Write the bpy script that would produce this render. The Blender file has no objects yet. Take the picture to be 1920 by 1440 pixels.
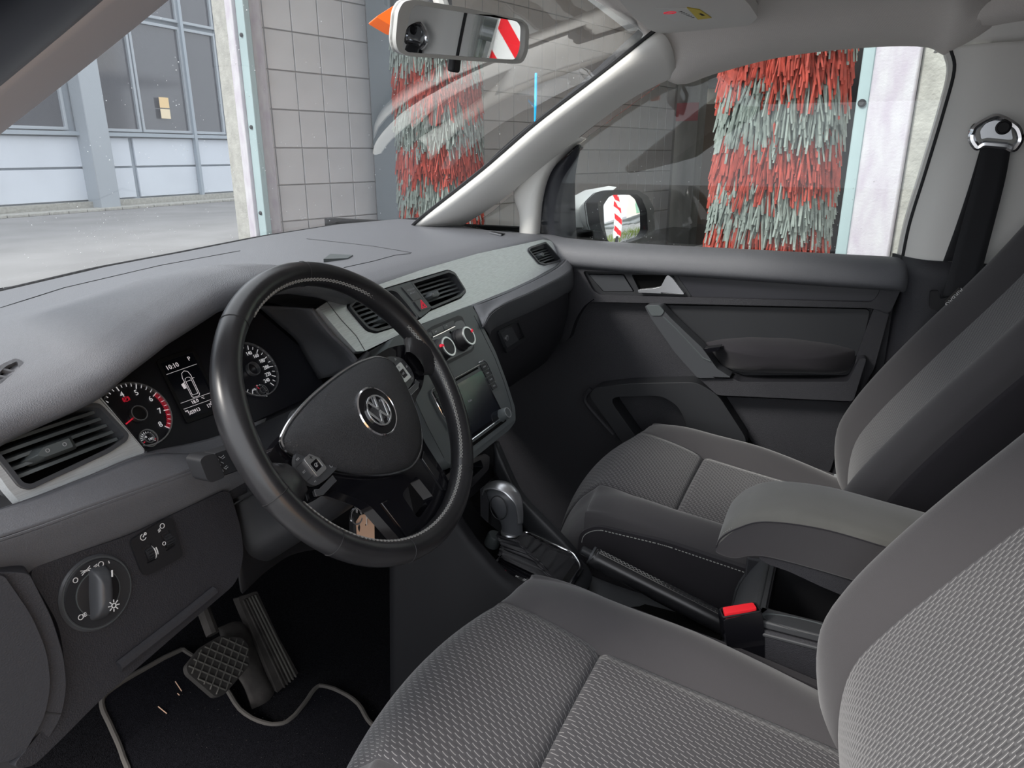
import bpy, bmesh, math, random
from mathutils import Vector as V, Matrix, geometry, noise
random.seed(7)
S=bpy.context.scene; COL=S.collection
PI=math.pi; R=math.radians
# ------------------------------------------------------------- camera
# world: x to the passenger side, y forward, z up, metres, ground z=0
FPX=1331.0; YAW=R(25); PITCH=R(18)
FW=V((math.cos(YAW)*math.cos(PITCH),math.sin(YAW)*math.cos(PITCH),-math.sin(PITCH)))
RT=V((math.sin(YAW),-math.cos(YAW),0)); UP=RT.cross(FW)
def ray(px,py): return (FW*FPX+RT*(px-960)-UP*(py-720)).normalized()
CAM=V((-.37,0,1.05))-ray(678,763)*.835
cd=bpy.data.cameras.new('camera'); cam=bpy.data.objects.new('camera',cd); COL.objects.link(cam)
cam.matrix_world=Matrix((( RT.x,UP.x,-FW.x,CAM.x),(RT.y,UP.y,-FW.y,CAM.y),(RT.z,UP.z,-FW.z,CAM.z),(0,0,0,1)))
cd.sensor_fit='HORIZONTAL'; cd.sensor_width=36; cd.lens=36*FPX/1920; cd.clip_start=.02; cd.clip_end=400
S.camera=cam
# ------------------------------------------------------------- light
w=bpy.data.worlds.new('sky'); S.world=w; w.use_nodes=True
nt=w.node_tree; nt.nodes.clear()
wo=nt.nodes.new('ShaderNodeOutputWorld'); bg=nt.nodes.new('ShaderNodeBackground')
tc=nt.nodes.new('ShaderNodeTexCoord'); sx=nt.nodes.new('ShaderNodeSeparateXYZ'); cr_=nt.nodes.new('ShaderNodeValToRGB')
nt.links.new(tc.outputs['Generated'],sx.inputs[0]); nt.links.new(sx.outputs['Z'],cr_.inputs[0])
cr_.color_ramp.elements[0].position=0.0; cr_.color_ramp.elements[0].color=(.72,.76,.80,1)
cr_.color_ramp.elements[1].position=.6; cr_.color_ramp.elements[1].color=(.93,.95,1.0,1)
nt.links.new(cr_.outputs[0],bg.inputs[0]); nt.links.new(bg.outputs[0],wo.inputs[0]); bg.inputs[1].default_value=1.55
sd=bpy.data.lights.new('sun','SUN'); sd.energy=2.4; sd.angle=R(14); sd.color=(1,.95,.89)
so=bpy.data.objects.new('sun',sd); COL.objects.link(so); so.location=(-6,5,6)
so.rotation_euler=V((.62,-.50,-.60)).to_track_quat('-Z','Y').to_euler()
S.view_settings.view_transform='Standard'; S.view_settings.look='None'; S.view_settings.gamma=1
S.view_settings.use_curve_mapping=False; S.view_settings.exposure=.64
# ------------------------------------------------------------- materials
def mat(name,col,rough=.5,metal=0,spec=.5,bump=None,var=None,emit=0,coat=0,sheen=0):
    m=bpy.data.materials.new(name); m.use_nodes=True; n=m.node_tree.nodes; l=m.node_tree.links
    b=n['Principled BSDF']; b.inputs['Base Color'].default_value=(*col,1); b.inputs['Roughness'].default_value=rough
    b.inputs['Metallic'].default_value=metal; b.inputs['Specular IOR Level'].default_value=spec
    if coat: b.inputs['Coat Weight'].default_value=coat; b.inputs['Coat Roughness'].default_value=.08
    if sheen: b.inputs['Sheen Weight'].default_value=sheen; b.inputs['Sheen Roughness'].default_value=.5
    if emit: b.inputs['Emission Color'].default_value=(*col,1); b.inputs['Emission Strength'].default_value=emit
    t=n.new('ShaderNodeTexCoord')
    if var:   # (scale, amount, stretch)
        mp=n.new('ShaderNodeMapping'); mp.inputs['Scale'].default_value=var[2] if len(var)>2 else (1,1,1)
        nz=n.new('ShaderNodeTexNoise'); nz.inputs['Scale'].default_value=var[0]; nz.inputs['Detail'].default_value=5
        l.new(t.outputs['Object'],mp.inputs[0]); l.new(mp.outputs[0],nz.inputs['Vector'])
        r=n.new('ShaderNodeValToRGB'); a=var[1]
        r.color_ramp.elements[0].position=.3; r.color_ramp.elements[1].position=.7
        r.color_ramp.elements[0].color=(*[c*(1-a) for c in col],1); c2=var[3] if len(var)>3 else [c*(1+a) for c in col]
        r.color_ramp.elements[1].color=(*c2,1)
        l.new(nz.outputs['Fac'],r.inputs[0]); l.new(r.outputs[0],b.inputs['Base Color'])
    if bump:  # (kind, scale, strength, distance)
        k,sc,st,di=bump
        if k=='leather':
            x=n.new('ShaderNodeTexVoronoi'); x.feature='DISTANCE_TO_EDGE'; x.inputs['Scale'].default_value=sc
            wn=n.new('ShaderNodeTexNoise'); wn.inputs['Scale'].default_value=sc*.6
            ad=n.new('ShaderNodeVectorMath'); ad.operation='MULTIPLY_ADD'; ad.inputs[1].default_value=(.8/sc,)*3
            l.new(wn.outputs['Color'],ad.inputs[0]); l.new(t.outputs['Object'],ad.inputs[2]); l.new(ad.outputs[0],x.inputs['Vector'])
            rp=n.new('ShaderNodeMapRange'); rp.inputs['From Max'].default_value=.25; rp.interpolation_type='SMOOTHSTEP'
            l.new(x.outputs['Distance'],rp.inputs['Value']); o=rp.outputs[0]
        elif k=='weave':
            mp2=n.new('ShaderNodeMapping'); mp2.inputs['Rotation'].default_value=(.5,.4,.78); l.new(t.outputs['Object'],mp2.inputs[0])
            x=n.new('ShaderNodeTexVoronoi'); x.inputs['Scale'].default_value=sc; x.inputs['Randomness'].default_value=.15
            l.new(mp2.outputs[0],x.inputs['Vector']); o=x.outputs['Distance']
        else:
            x=n.new('ShaderNodeTexNoise'); x.inputs['Scale'].default_value=sc; x.inputs['Detail'].default_value=4
            l.new(t.outputs['Object'],x.inputs['Vector']); o=x.outputs['Fac']
        bm_=n.new('ShaderNodeBump'); bm_.inputs['Strength'].default_value=st; bm_.inputs['Distance'].default_value=di
        l.new(o,bm_.inputs['Height']); l.new(bm_.outputs[0],b.inputs['Normal'])
    return m
M={}
M['pad']=mat('dash leather grain',(.125,.128,.140),.44,bump=('leather',460,.40,.0005),spec=.6)
M['low']=mat('lower dash grain',(.024,.024,.029),.52,bump=('leather',420,.45,.0005))
M['plain']=mat('dark moulded plastic',(.019,.020,.023),.5,bump=('noise',1400,.2,.0003))
M['satin']=mat('satin dark plastic',(.055,.058,.064),.38)
M['stack']=mat('console dark grey plastic',(.085,.097,.100),.42,bump=('noise',1500,.15,.0003))
M['black']=mat('matt black',(.008,.008,.010),.6)
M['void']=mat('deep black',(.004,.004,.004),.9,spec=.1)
M['gloss']=mat('gloss black',(.006,.006,.008),.07,spec=.6)
M['screen']=mat('screen glass',(.010,.012,.018),.12,spec=.5)
M['cluster']=mat('cluster face',(.018,.019,.025),.4)
M['brush']=mat('brushed trim',(.66,.69,.70),.40,metal=.55,var=(60,.13,(1,22,22)))
M['chrome']=mat('chrome',(.82,.83,.85),.12,metal=1)
M['silver']=mat('satin silver',(.62,.63,.65),.32,metal=.9)
M['wheel']=mat('wheel leather',(.018,.018,.020),.30,spec=.6,bump=('noise',700,.08,.0004),var=(18,.25))
M['wheelpad']=mat('airbag cover grain',(.036,.037,.041),.48,bump=('leather',430,.7,.0006))
M['thread']=mat('grey thread',(.27,.27,.26),.8)
M['pale thread']=mat('pale thread',(.42,.42,.40),.8)
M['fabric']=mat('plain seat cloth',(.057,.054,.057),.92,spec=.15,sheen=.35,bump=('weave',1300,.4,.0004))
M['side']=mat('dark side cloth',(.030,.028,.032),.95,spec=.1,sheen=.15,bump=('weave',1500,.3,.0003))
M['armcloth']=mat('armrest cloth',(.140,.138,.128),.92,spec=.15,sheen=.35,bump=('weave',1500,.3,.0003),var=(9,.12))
M['pillar']=mat('pale pillar trim',(.80,.785,.75),.55,bump=('noise',1100,.12,.0003))
M['head']=mat('headliner cloth',(.78,.74,.71),.95,spec=.1,bump=('weave',420,.6,.0008))
M['visor']=mat('visor vinyl',(.80,.78,.75),.6,bump=('noise',900,.15,.0003))
M['mirrorshell']=mat('mirror housing grey',(.60,.60,.58),.45)
M['mirror']=mat('mirror glass',(.92,.93,.94),.005,metal=1)
M['carpet']=mat('black carpet',(.010,.010,.012),1,spec=.05,bump=('noise',500,.8,.003),var=(300,.5))
M['pile']=mat('mat pile',(.011,.011,.014),1,spec=.05,bump=('noise',700,.8,.003),var=(350,.5))
M['binding']=mat('mat binding',(.085,.078,.072),.9,bump=('noise',600,.5,.001))
M['rubber']=mat('pedal rubber',(.035,.032,.030),.75)
M['worn']=mat('worn rubber edge',(.10,.095,.085),.75)
M['dusty']=mat('dusty plastic',(.045,.040,.037),.85,var=(25,.45),bump=('noise',80,.3,.002))
M['belt']=mat('belt webbing',(.009,.009,.012),.75,sheen=.2,bump=('weave',1800,.4,.0003))
M['red']=mat('red button',(.75,.02,.03),.4,emit=.12)
M['redmark']=mat('red marking',(.75,.02,.05),.6,emit=.28)
M['dialmark']=mat('lit dial marking',(.80,.80,.82),.6,emit=.28)
M['midgrey']=mat('mid grey moulded plastic',(.050,.052,.056),.55,bump=('noise',900,.3,.0004))
M['white']=mat('white marking',(.70,.70,.70),.6)
M['dimtext']=mat('grey marking',(.32,.33,.34),.6)
M['lcd']=mat('display text',(.75,.70,.72),.6,emit=.35)
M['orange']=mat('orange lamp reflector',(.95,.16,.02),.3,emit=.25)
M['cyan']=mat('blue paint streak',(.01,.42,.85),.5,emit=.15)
M['tag']=mat('manila tag',(.72,.47,.33),.8)
M['string']=mat('string',(.62,.56,.52),.9)
M['paint']=mat('white car paint',(.78,.80,.79),.25,coat=.5)
M['yellow']=mat('yellow label',(.80,.62,.06),.6)
M['paper']=mat('white label',(.80,.80,.78),.6)
M['hinge']=mat('grey steel cover',(.30,.31,.32),.55,bump=('noise',400,.3,.0008))
# outside
M['asphalt']=mat('asphalt',(.23,.23,.23),.9,bump=('noise',60,.3,.01),var=(.8,.14))
M['wet']=mat('wet bay floor',(.07,.072,.075),.18,var=(.8,.3))
M['siding']=mat('pale siding',(.62,.67,.74),.6,var=(.7,.05))
M['steelpaint']=mat('grey painted steel',(.33,.38,.43),.5)
M['winframe']=mat('window frame',(.36,.40,.44),.5)
M['pane']=mat('window pane',(.07,.075,.09),.08,spec=.8)
M['concrete']=mat('rough concrete',(.36,.36,.33),.9,bump=('noise',60,.6,.008),var=(14,.16))
M['grimy']=mat('grimy concrete',(.33,.32,.30),.9,var=(1.1,.4,(2.2,2.2,.5)))
M['whitepaint']=mat('flaking white paint',(.56,.56,.58),.7,var=(9,.02,(2,2,.7),(.44,.40,.46)),bump=('noise',90,.4,.004))
M['mint']=mat('pale green steel',(.34,.44,.45),.45,var=(3,.05))
M['tile']=mat('grey wall tile',(.60,.60,.61),.35,var=(1.2,.12))
M['grout']=mat('dark grout',(.42,.42,.42),.9)
M['bayblack']=mat('machine black',(.018,.019,.022),.6)
M['bristlered']=mat('red bristle foam',(.37,.055,.036),.75,var=(16,.32))
M['bristlegrey']=mat('grey green bristle foam',(.235,.28,.255),.75,var=(16,.28))
M['galv']=mat('galvanised steel',(.48,.50,.52),.35,metal=.6)
M['grass']=mat('grass blades',(.22,.30,.05),.9,var=(4,.5))
M['green']=mat('green container paint',(.20,.55,.30),.6)
M['peach']=mat('peach render',(.85,.50,.25),.8)
M['brown']=mat('rusty brown',(.22,.10,.07),.8)
M['boardred']=mat('reflective red',(.80,.02,.03),.4,emit=.1)
M['boardwhite']=mat('reflective white',(.85,.85,.85),.4)
def pattern_mat():
    m=bpy.data.materials.new('patterned seat cloth'); m.use_nodes=True; n=m.node_tree.nodes; l=m.node_tree.links
    b=n['Principled BSDF']; b.inputs['Roughness'].default_value=.9; b.inputs['Specular IOR Level'].default_value=.15; b.inputs['Sheen Weight'].default_value=.3
    uv=n.new('ShaderNodeUVMap'); s=n.new('ShaderNodeSeparateXYZ'); l.new(uv.outputs[0],s.inputs[0])
    def mth(op,a,b_=None,c=None):
        x=n.new('ShaderNodeMath'); x.operation=op
        for i,q in enumerate((a,b_,c)):
            if q is None: continue
            if isinstance(q,(int,float)): x.inputs[i].default_value=q
            else: l.new(q,x.inputs[i])
        return x.outputs[0]
    A,B=.0112,.0068
    v=mth('DIVIDE',s.outputs['X'],B); row=mth('FLOOR',v); fv=mth('FRACT',v)
    u=mth('DIVIDE',s.outputs['Y'],A); u2=mth('ADD',u,mth('MULTIPLY',row,.5)); fu=mth('FRACT',u2)
    # a leaning dash in every cell: runs flat, then kicks up
    curve=mth('ADD',.32,mth('MULTIPLY',mth('POWER',fu,2.0),.42))
    d=mth('ABSOLUTE',mth('SUBTRACT',fv,curve))
    line=mth('SUBTRACT',1,mth('SMOOTH_MIN',mth('DIVIDE',d,.10),1,.2))
    ends=mth('MULTIPLY',mth('GREATER_THAN',fu,.22),line)
    line2=mth('MAXIMUM',ends,0)
    hgt=mth('ADD',mth('MULTIPLY',mth('SINE',mth('MULTIPLY',mth('SUBTRACT',fv,curve),PI)),.9),mth('MULTIPLY',line2,.5))
    mx=n.new('ShaderNodeMix'); mx.data_type='RGBA'; l.new(line2,mx.inputs['Factor'])
    mx.inputs['A'].default_value=(.056,.054,.058,1); mx.inputs['B'].default_value=(.34,.33,.33,1)
    l.new(mx.outputs['Result'],b.inputs['Base Color'])
    bp=n.new('ShaderNodeBump'); bp.inputs['Strength'].default_value=.7; bp.inputs['Distance'].default_value=.0008
    l.new(hgt,bp.inputs['Height']); l.new(bp.outputs[0],b.inputs['Normal'])
    return m
M['pattern']=pattern_mat()
def glass_mat(name,tint,refl,rough=0.0,haze=0.0):
    m=bpy.data.materials.new(name); m.use_nodes=True; n=m.node_tree.nodes; l=m.node_tree.links; n.clear()
    o=n.new('ShaderNodeOutputMaterial'); t=n.new('ShaderNodeBsdfTransparent'); t.inputs[0].default_value=(*tint,1)
    g=n.new('ShaderNodeBsdfGlossy'); g.inputs['Roughness'].default_value=rough
    lw=n.new('ShaderNodeFresnel'); lw.inputs['IOR'].default_value=1.5
    mu=n.new('ShaderNodeMath'); mu.operation='MULTIPLY'; mu.inputs[1].default_value=refl; mu.use_clamp=True
    l.new(lw.outputs[0],mu.inputs[0])
    base=t.outputs[0]
    if haze:
        df=n.new('ShaderNodeBsdfTranslucent'); df.inputs[0].default_value=(.9,.92,.95,1)
        mh=n.new('ShaderNodeMixShader'); mh.inputs[0].default_value=haze
        l.new(t.outputs[0],mh.inputs[1]); l.new(df.outputs[0],mh.inputs[2]); base=mh.outputs[0]
    mx=n.new('ShaderNodeMixShader'); l.new(mu.outputs[0],mx.inputs[0]); l.new(base,mx.inputs[1]); l.new(g.outputs[0],mx.inputs[2])
    l.new(mx.outputs[0],o.inputs[0]); return m
M['windscreen']=glass_mat('windscreen glass',(.94,.96,.96),1.5,haze=.018)
M['sideglass']=glass_mat('side window glass',(.93,.95,.945),.8)
M['lens']=glass_mat('instrument lens',(.95,.95,.95),.5)
# ------------------------------------------------------------- geometry helpers
class Fr:
    def __init__(s,O,t=None,u=(1,0,0),v=None):
        s.O=V(O)
        if t is not None: v=(0,math.sin(R(t)),math.cos(R(t)))
        s.u=V(u).normalized(); s.v=V(v).normalized(); s.n=s.u.cross(s.v)
    def p(s,a,b,c=0): return s.O+s.u*a+s.v*b+s.n*c
    def ab(s,px,py,h=0):
        O=s.O+s.n*h; D=ray(px,py); k=((O-CAM).dot(s.n))/D.dot(s.n); q=CAM+D*k-O
        return (q.dot(s.u),q.dot(s.v))
    def pl(s,L,h=0): return [s.ab(x,y,h) for x,y in L]
    def at(s,a,b,c=0,rot=0):
        f=Fr.__new__(Fr); f.O=s.p(a,b,c); f.u=s.u*math.cos(rot)+s.v*math.sin(rot); f.v=s.v*math.cos(rot)-s.u*math.sin(rot); f.n=s.n; return f
def at(px,py,ax,val):
    D=ray(px,py); return CAM+D*((val-CAM[ax])/D[ax])
def cr(P,n,closed=False):
    P=[V(p) for p in P]; N=len(P); out=[]
    segs=N if closed else N-1
    for i in range(segs):
        if closed: p0,p1,p2,p3=P[i-1],P[i],P[(i+1)%N],P[(i+2)%N]
        else:
            p1,p2=P[i],P[i+1]; p0=P[i-1] if i else p1*2-p2; p3=P[i+2] if i+2<N else p2*2-p1
        for k in range(n):
            t=k/n; out.append(.5*((2*p1)+(p2-p0)*t+(2*p0-5*p1+4*p2-p3)*t*t+(3*p1-p0-3*p2+p3)*t**3))
    if not closed: out.append(P[-1].copy())
    return out
class G:
    def __init__(s): s.v=[]; s.f=[]; s.uv={}
    def add(s,vs,fs):
        b=len(s.v); s.v+= [V(x) for x in vs]; s.f+=[tuple(i+b for i in f) for f in fs]; return b
    def grid(s,rows,cu=False,cv=False,uv=True,flip=False):
        nr,nc=len(rows),len(rows[0]); vs=[p for r in rows for p in r]; fs=[]
        for i in range(nr if cv else nr-1):
            for j in range(nc if cu else nc-1):
                a,b,c,d=i*nc+j,i*nc+(j+1)%nc,((i+1)%nr)*nc+(j+1)%nc,((i+1)%nr)*nc+j
                fs.append((a,d,c,b) if flip else (a,b,c,d))
        b0=s.add(vs,fs)
        if uv:
            mid=rows[nr//2]; us=[0]
            for j in range(1,nc): us.append(us[-1]+(mid[j]-mid[j-1]).length)
            c0=us[nc//2]; vv=0
            for i in range(nr):
                if i: vv+=(rows[i][nc//2]-rows[i-1][nc//2]).length
                for j in range(nc): s.uv[b0+i*nc+j]=(us[j]-c0,vv)
        return s
    def surf(s,P,nu=4,nv=4,**k):
        rows=[cr(r,nu) for r in P]; cols=[cr([rows[i][j] for i in range(len(rows))],nv) for j in range(len(rows[0]))]
        return s.grid([[cols[j][i] for j in range(len(cols))] for i in range(len(cols[0]))],**k)
    def tube(s,P,r,seg=8,closed=False,caps=True):
        P=[V(p) for p in P]; N=len(P); rr=r if isinstance(r,(list,tuple)) else [r]*N
        T=[]
        for i in range(N):
            a=P[i-1] if (i or closed) else P[i]; b=P[(i+1)%N] if (i<N-1 or closed) else P[i]
            T.append((b-a).normalized() if (b-a).length>1e-9 else V((0,0,1)))
        x=T[0].orthogonal().normalized(); rows=[]
        for i in range(N):
            x=(x-T[i]*x.dot(T[i])); x=x.normalized() if x.length>1e-9 else T[i].orthogonal().normalized(); y=T[i].cross(x)
            rows.append([P[i]+(x*math.cos(2*PI*k/seg)+y*math.sin(2*PI*k/seg))*rr[i] for k in range(seg)])
        b=len(s.v); s.grid(rows,cu=True,cv=closed,uv=False)
        if caps and not closed: s.f.append(tuple(b+k for k in range(seg))[::-1]); s.f.append(tuple(b+(N-1)*seg+k for k in range(seg)))
        return s
    def box(s,fr,a,b,c,sa,sb,sc,taper=1,rot=0):
        vs=[]
        ca,sn=math.cos(rot),math.sin(rot)
        for k in (-1,1):
            t=1 if k<0 else taper
            for i,j in((-1,-1),(1,-1),(1,1),(-1,1)):
                x,y=i*sa/2*t,j*sb/2*t
                vs.append(fr.p(a+x*ca-y*sn,b+x*sn+y*ca,c+k*sc/2))
        s.add(vs,[(3,2,1,0),(4,5,6,7),(0,1,5,4),(1,2,6,5),(2,3,7,6),(3,0,4,7)]); return s
    def prism(s,out,fr,c0,c1,holes=(),top=None):
        loops=[out]+list(holes); flat=[q for L in loops for q in L]
        tri=geometry.tessellate_polygon([[V((a,b,0)) for a,b in L] for L in loops])
        n=len(flat); vs=[fr.p(a,b,c0) for a,b in flat]+[fr.p(a,b,c1) for a,b in flat]; fs=[]
        for t in tri:
            a,b,c=[flat[i] for i in t]; ar=(b[0]-a[0])*(c[1]-a[1])-(b[1]-a[1])*(c[0]-a[0])
            t=t if ar>0 else t[::-1]; fs.append(tuple(i+n for i in t)); fs.append(tuple(t[::-1]))
        o=0
        for L in loops:
            m=len(L); ar=sum(L[i-1][0]*L[i][1]-L[i][0]*L[i-1][1] for i in range(m)); hole=L is not out
            for i in range(m):
                a,b=o+i,o+(i+1)%m; f=(a,b,b+n,a+n)
                if (ar<0)!=hole: f=f[::-1]
                fs.append(f)
            o+=m
        s.add(vs,fs); return s
    def dome(s,out,fr,c0,h,k=6,p=2.5,skirt=.004,rs=1.0):
        ca=sum(q[0] for q in out)/len(out); cb=sum(q[1] for q in out)/len(out); rows=[]
        rows.append([fr.p(a,b,c0-skirt) for a,b in out])
        for i in range(k+1):
            t=1-i/k*.97
            rows.append([fr.p(ca+(a-ca)*t,cb+(b-cb)*t,c0+h*(1-t**p)) for a,b in out])
        b=len(s.v); s.grid(rows,cu=True,uv=False); m=len(out); s.f.append(tuple(b+(k+1)*m+j for j in range(m))); return s
    def lathe(s,fr,prof,seg=24,a=0,b=0):
        rows=[[fr.p(a+r*math.cos(2*PI*k/seg),b+r*math.sin(2*PI*k/seg),c) for k in range(seg)] for r,c in prof]
        b0=len(s.v); s.grid(rows,cu=True,uv=False); s.f.append(tuple(b0+(len(prof)-1)*seg+k for k in range(seg))); s.f.append(tuple(b0+k for k in range(seg))[::-1]); return s
    def ring(s,fr,a,b,r,w,c,h,seg=40,a0=0,a1=2*PI):
        full=abs(a1-a0-2*PI)<1e-6; n=seg if full else seg+1; ang=[a0+(a1-a0)*i/seg for i in range(n)]
        rows=[[fr.p(a+q*math.cos(t),b+q*math.sin(t),cc) for q,cc in((r-w/2,c),(r-w/2,c+h),(r+w/2,c+h),(r+w/2,c))] for t in ang]
        s.grid(rows,cu=True,cv=full,uv=False); return s
    def line(s,fr,L,w,c,h=.0004,closed=False):
        n=len(L)
        for i in range(n if closed else n-1):
            (a,b),(a2,b2)=L[i],L[(i+1)%n]; d=math.hypot(a2-a,b2-b)
            if d>1e-7: s.box(fr,(a+a2)/2,(b+b2)/2,c,d+w*.6,w,h,rot=math.atan2(b2-b,a2-a))
        return s
    def text(s,t,fr,a,b,size,c=.0005,rot=0,ext=.0002,sx=1.0):
        cu=bpy.data.curves.new('t','FONT'); cu.body=t; cu.size=size; cu.align_x='CENTER'; cu.align_y='CENTER'; cu.extrude=ext; cu.resolution_u=2
        ob=bpy.data.objects.new('t',cu); me=bpy.data.meshes.new_from_object(ob)
        f=fr.at(a,b,c,rot); s.add([f.p(q.co.x*sx,q.co.y,q.co.z) for q in me.vertices],[tuple(p.vertices) for p in me.polygons])
        bpy.data.objects.remove(ob); bpy.data.curves.remove(cu); bpy.data.meshes.remove(me); return s
def rnd(L,r,seg=4):
    out=[]; n=len(L)
    for i in range(n):
        p=V(L[i]); a=V(L[i-1])-p; b=V(L[(i+1)%n])-p; rr=r[i] if isinstance(r,(list,tuple)) else r
        rr=min(rr,a.length*.45,b.length*.45)
        if rr<1e-5: out.append(tuple(p)); continue
        q0=p+a.normalized()*rr; q2=p+b.normalized()*rr
        for k in range(seg+1):
            t=k/seg; out.append(tuple(q0*(1-t)**2+p*2*t*(1-t)+q2*t*t))
    return out
def rect(a0,b0,a1,b1,r=0): 
    L=[(a0,b0),(a1,b0),(a1,b1),(a0,b1)]; return rnd(L,r) if r else L
def inset(L,d):
    n=len(L); ar=sum(L[i-1][0]*L[i][1]-L[i][0]*L[i-1][1] for i in range(n)); sg=1 if ar>0 else -1; out=[]
    for i in range(n):
        p=V(L[i]); e1=(p-V(L[i-1])).normalized(); e2=(V(L[(i+1)%n])-p).normalized()
        m=V((-(e1.y+e2.y),e1.x+e2.x)); m=m.normalized() if m.length>1e-6 else V((-e1.y,e1.x))
        k=max(.5,m.dot(V((-e1.y,e1.x)))); out.append(tuple(p+m*(sg*d/k)))
    return out
def circ(a,b,r,n=24,rb=None): return [(a+r*math.cos(2*PI*i/n),b+(rb or r)*math.sin(2*PI*i/n)) for i in range(n)]
def props(o,label=None,cat=None,group=None,kind=None):
    for k,x in(('label',label),('category',cat),('group',group),('kind',kind)):
        if x: o[k]=x
def thing(name,label,cat,loc=(0,0,0),group=None,kind=None):
    o=bpy.data.objects.new(name,None); COL.objects.link(o); o.location=loc; o.empty_display_size=.05
    props(o,label,cat,group,kind); return o
def wl(o):
    x=V((0,0,0))
    while o: x+=V(o.location); o=o.parent
    return x
def obj(name,g,m,parent=None,label=None,cat=None,group=None,kind=None,bev=0,ang=35,flat=False,solid=0,sub=0,org=None,bseg=2):
    off=wl(parent) if parent else V((0,0,0))
    if org is not None: org=V(org)
    elif parent is None: org=V((0,0,0))
    else: org=off
    me=bpy.data.meshes.new(name); me.from_pydata([p-org for p in g.v],[],g.f); me.update()
    if g.uv:
        ul=me.uv_layers.new(name='UVMap'); 
        for lp in me.loops:
            ul.data[lp.index].uv=g.uv.get(lp.vertex_index,(0,0))
    me.materials.append(M[m] if isinstance(m,str) else m)
    if not flat:
        me.polygons.foreach_set('use_smooth',[True]*len(me.polygons)); me.set_sharp_from_angle(angle=R(ang))
    o=bpy.data.objects.new(name,me); COL.objects.link(o)
    if parent: o.parent=parent
    o.location=org-off
    if solid: md=o.modifiers.new('s','SOLIDIFY'); md.thickness=solid; md.offset=-1
    if bev: md=o.modifiers.new('b','BEVEL'); md.width=bev; md.segments=bseg; md.limit_method='ANGLE'; md.angle_limit=R(32)
    if sub: md=o.modifiers.new('u','SUBSURF'); md.levels=sub; md.render_levels=sub
    props(o,label,cat,group,kind); return o
def copytree(o,loc=None,parent=None,**kw):
    c=o.copy(); COL.objects.link(c)
    if parent: c.parent=parent
    if loc is not None: c.location=loc
    props(c,**kw)
    for ch in list(o.children): copytree(ch,parent=c)
    return c
def lerp(a,b,t): return a+(b-a)*t
def ss(a,b,x): t=min(1,max(0,(x-a)/(b-a))); return t*t*(3-2*t)
def tab(T,x):
    if x<=T[0][0]: return T[0][1]
    for (x0,y0),(x1,y1) in zip(T,T[1:]):
        if x<=x1: return lerp(y0,y1,ss(0,1,(x-x0)/(x1-x0)))
    return T[-1][1]
def tabl(T,x):
    if x<=T[0][0]: return T[0][1]
    for (x0,y0),(x1,y1) in zip(T,T[1:]):
        if x<=x1: return lerp(y0,y1,(x-x0)/(x1-x0))
    return T[-1][1]
# reference planes of the cabin
TR=Fr((0,.15,1.05),26.5); ST=Fr((0,.13,1.05),29.5); LP=Fr((-.644,.10,.943),12)
CL=Fr((-.34,.25,1.03),33); WH=Fr((-.37,0,1.05),31.5); DR=Fr((.70,0,0),u=(0,-1,0),v=(0,0,1))
# ============================================================= OUTSIDE
g=G(); g.grid([[V((x,y,0)) for x in (-30,-8,0,8,30,60)] for y in (-40,-15,-4,4,17,40)]); obj('floor',g,'asphalt',kind='structure',label='grey asphalt yard outside the car',flat=True)
# ---- building seen through the windscreen, facade on the plane y=16.4
BF=Fr((8,16.4,0),u=(1,0,0),v=(0,0,1))
bd=thing('factory_building','long pale building with blue white siding and dark windows, seen through the windscreen','building',(8,16.4,0))
g=G(); g.box(BF,0,3.6,-3.3,60,7.2,6); obj('wall',g,'steelpaint',bd)
zs=[(.22,.98),(1.0,1.72)]
x0=-14
secs=[(-14,-7.2),(-7.1,-1.0),(-.35,4.35),(4.45,10)]
for a0,a1 in secs:
    for z0,z1 in zs:
        g=G(); g.box(BF,(a0+a1)/2,(z0+z1)/2,-.26,(a1-a0)-.03,z1-z0-.03,.06); obj('siding_panel',g,'siding',bd,bev=.01)
g=G(); g.box(BF,-2,.1,-.2,30,.2,.25); obj('plinth',g,'concrete',bd)
g=G(); g.box(BF,-2,1.78,-.2,30,.09,.18); obj('window_sill',g,'steelpaint',bd)
c0=BF.ab(175,250)[0]
g=G(); g.box(BF,c0,3.6,-.02,.55,7.2,.45); obj('column',g,'winframe',bd,bev=.02)
g=G(); 
for px in(378,):
    a=BF.ab(px,300)[0]; g.box(BF,a,3.6,-.15,.09,7.2,.12)
obj('drain_pipe',g,'steelpaint',bd)
def window(a0,a1,b0,b1,panes=None):
    f=G(); f.prism(rect(a0,b0,a1,b1),BF,-.28,-.16,[rect(a0+.07,b0+.07,a1-.07,b1-.07)]); w_=obj('window',f,'winframe',bd,bev=.01)
    q=G(); q.box(BF,(a0+a1)/2,(b0+b1)/2,-.25,a1-a0-.12,b1-b0-.12,.03); obj('pane',q,'pane',w_)
    return w_
edges=[BF.ab(p,200)[0] for p in (-260,-120,130)]
window(edges[0],edges[1]-.05,1.85,4.4); window(edges[1],edges[2],1.85,4.2)
e2=[BF.ab(p,q)[0] for p,q in((194,230),(274,230),(368,230),(430,230),(520,230))]
for i in range(4): window(e2[i]+.02,e2[i+1]-.02,1.85,4.55)
for i in range(4): window(e2[i]+.02,e2[i+1]-.02,4.65,6.6)
# things seen in / stuck on the window
nf=BF.ab(316,202); g=G(); g.box(BF,nf[0],nf[1]+.13,-.14,.30,.26,.006); obj('notice',g,mat('yellow paper',(.85,.62,.33),.8),bd,label='yellow paper notice taped inside the window')
g=G(); g.box(BF,nf[0],nf[1]-.15,-.14,.30,.24,.006); obj('notice',g,mat('cream paper',(.85,.72,.50),.8),bd,label='cream paper notice below the yellow one')
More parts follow.
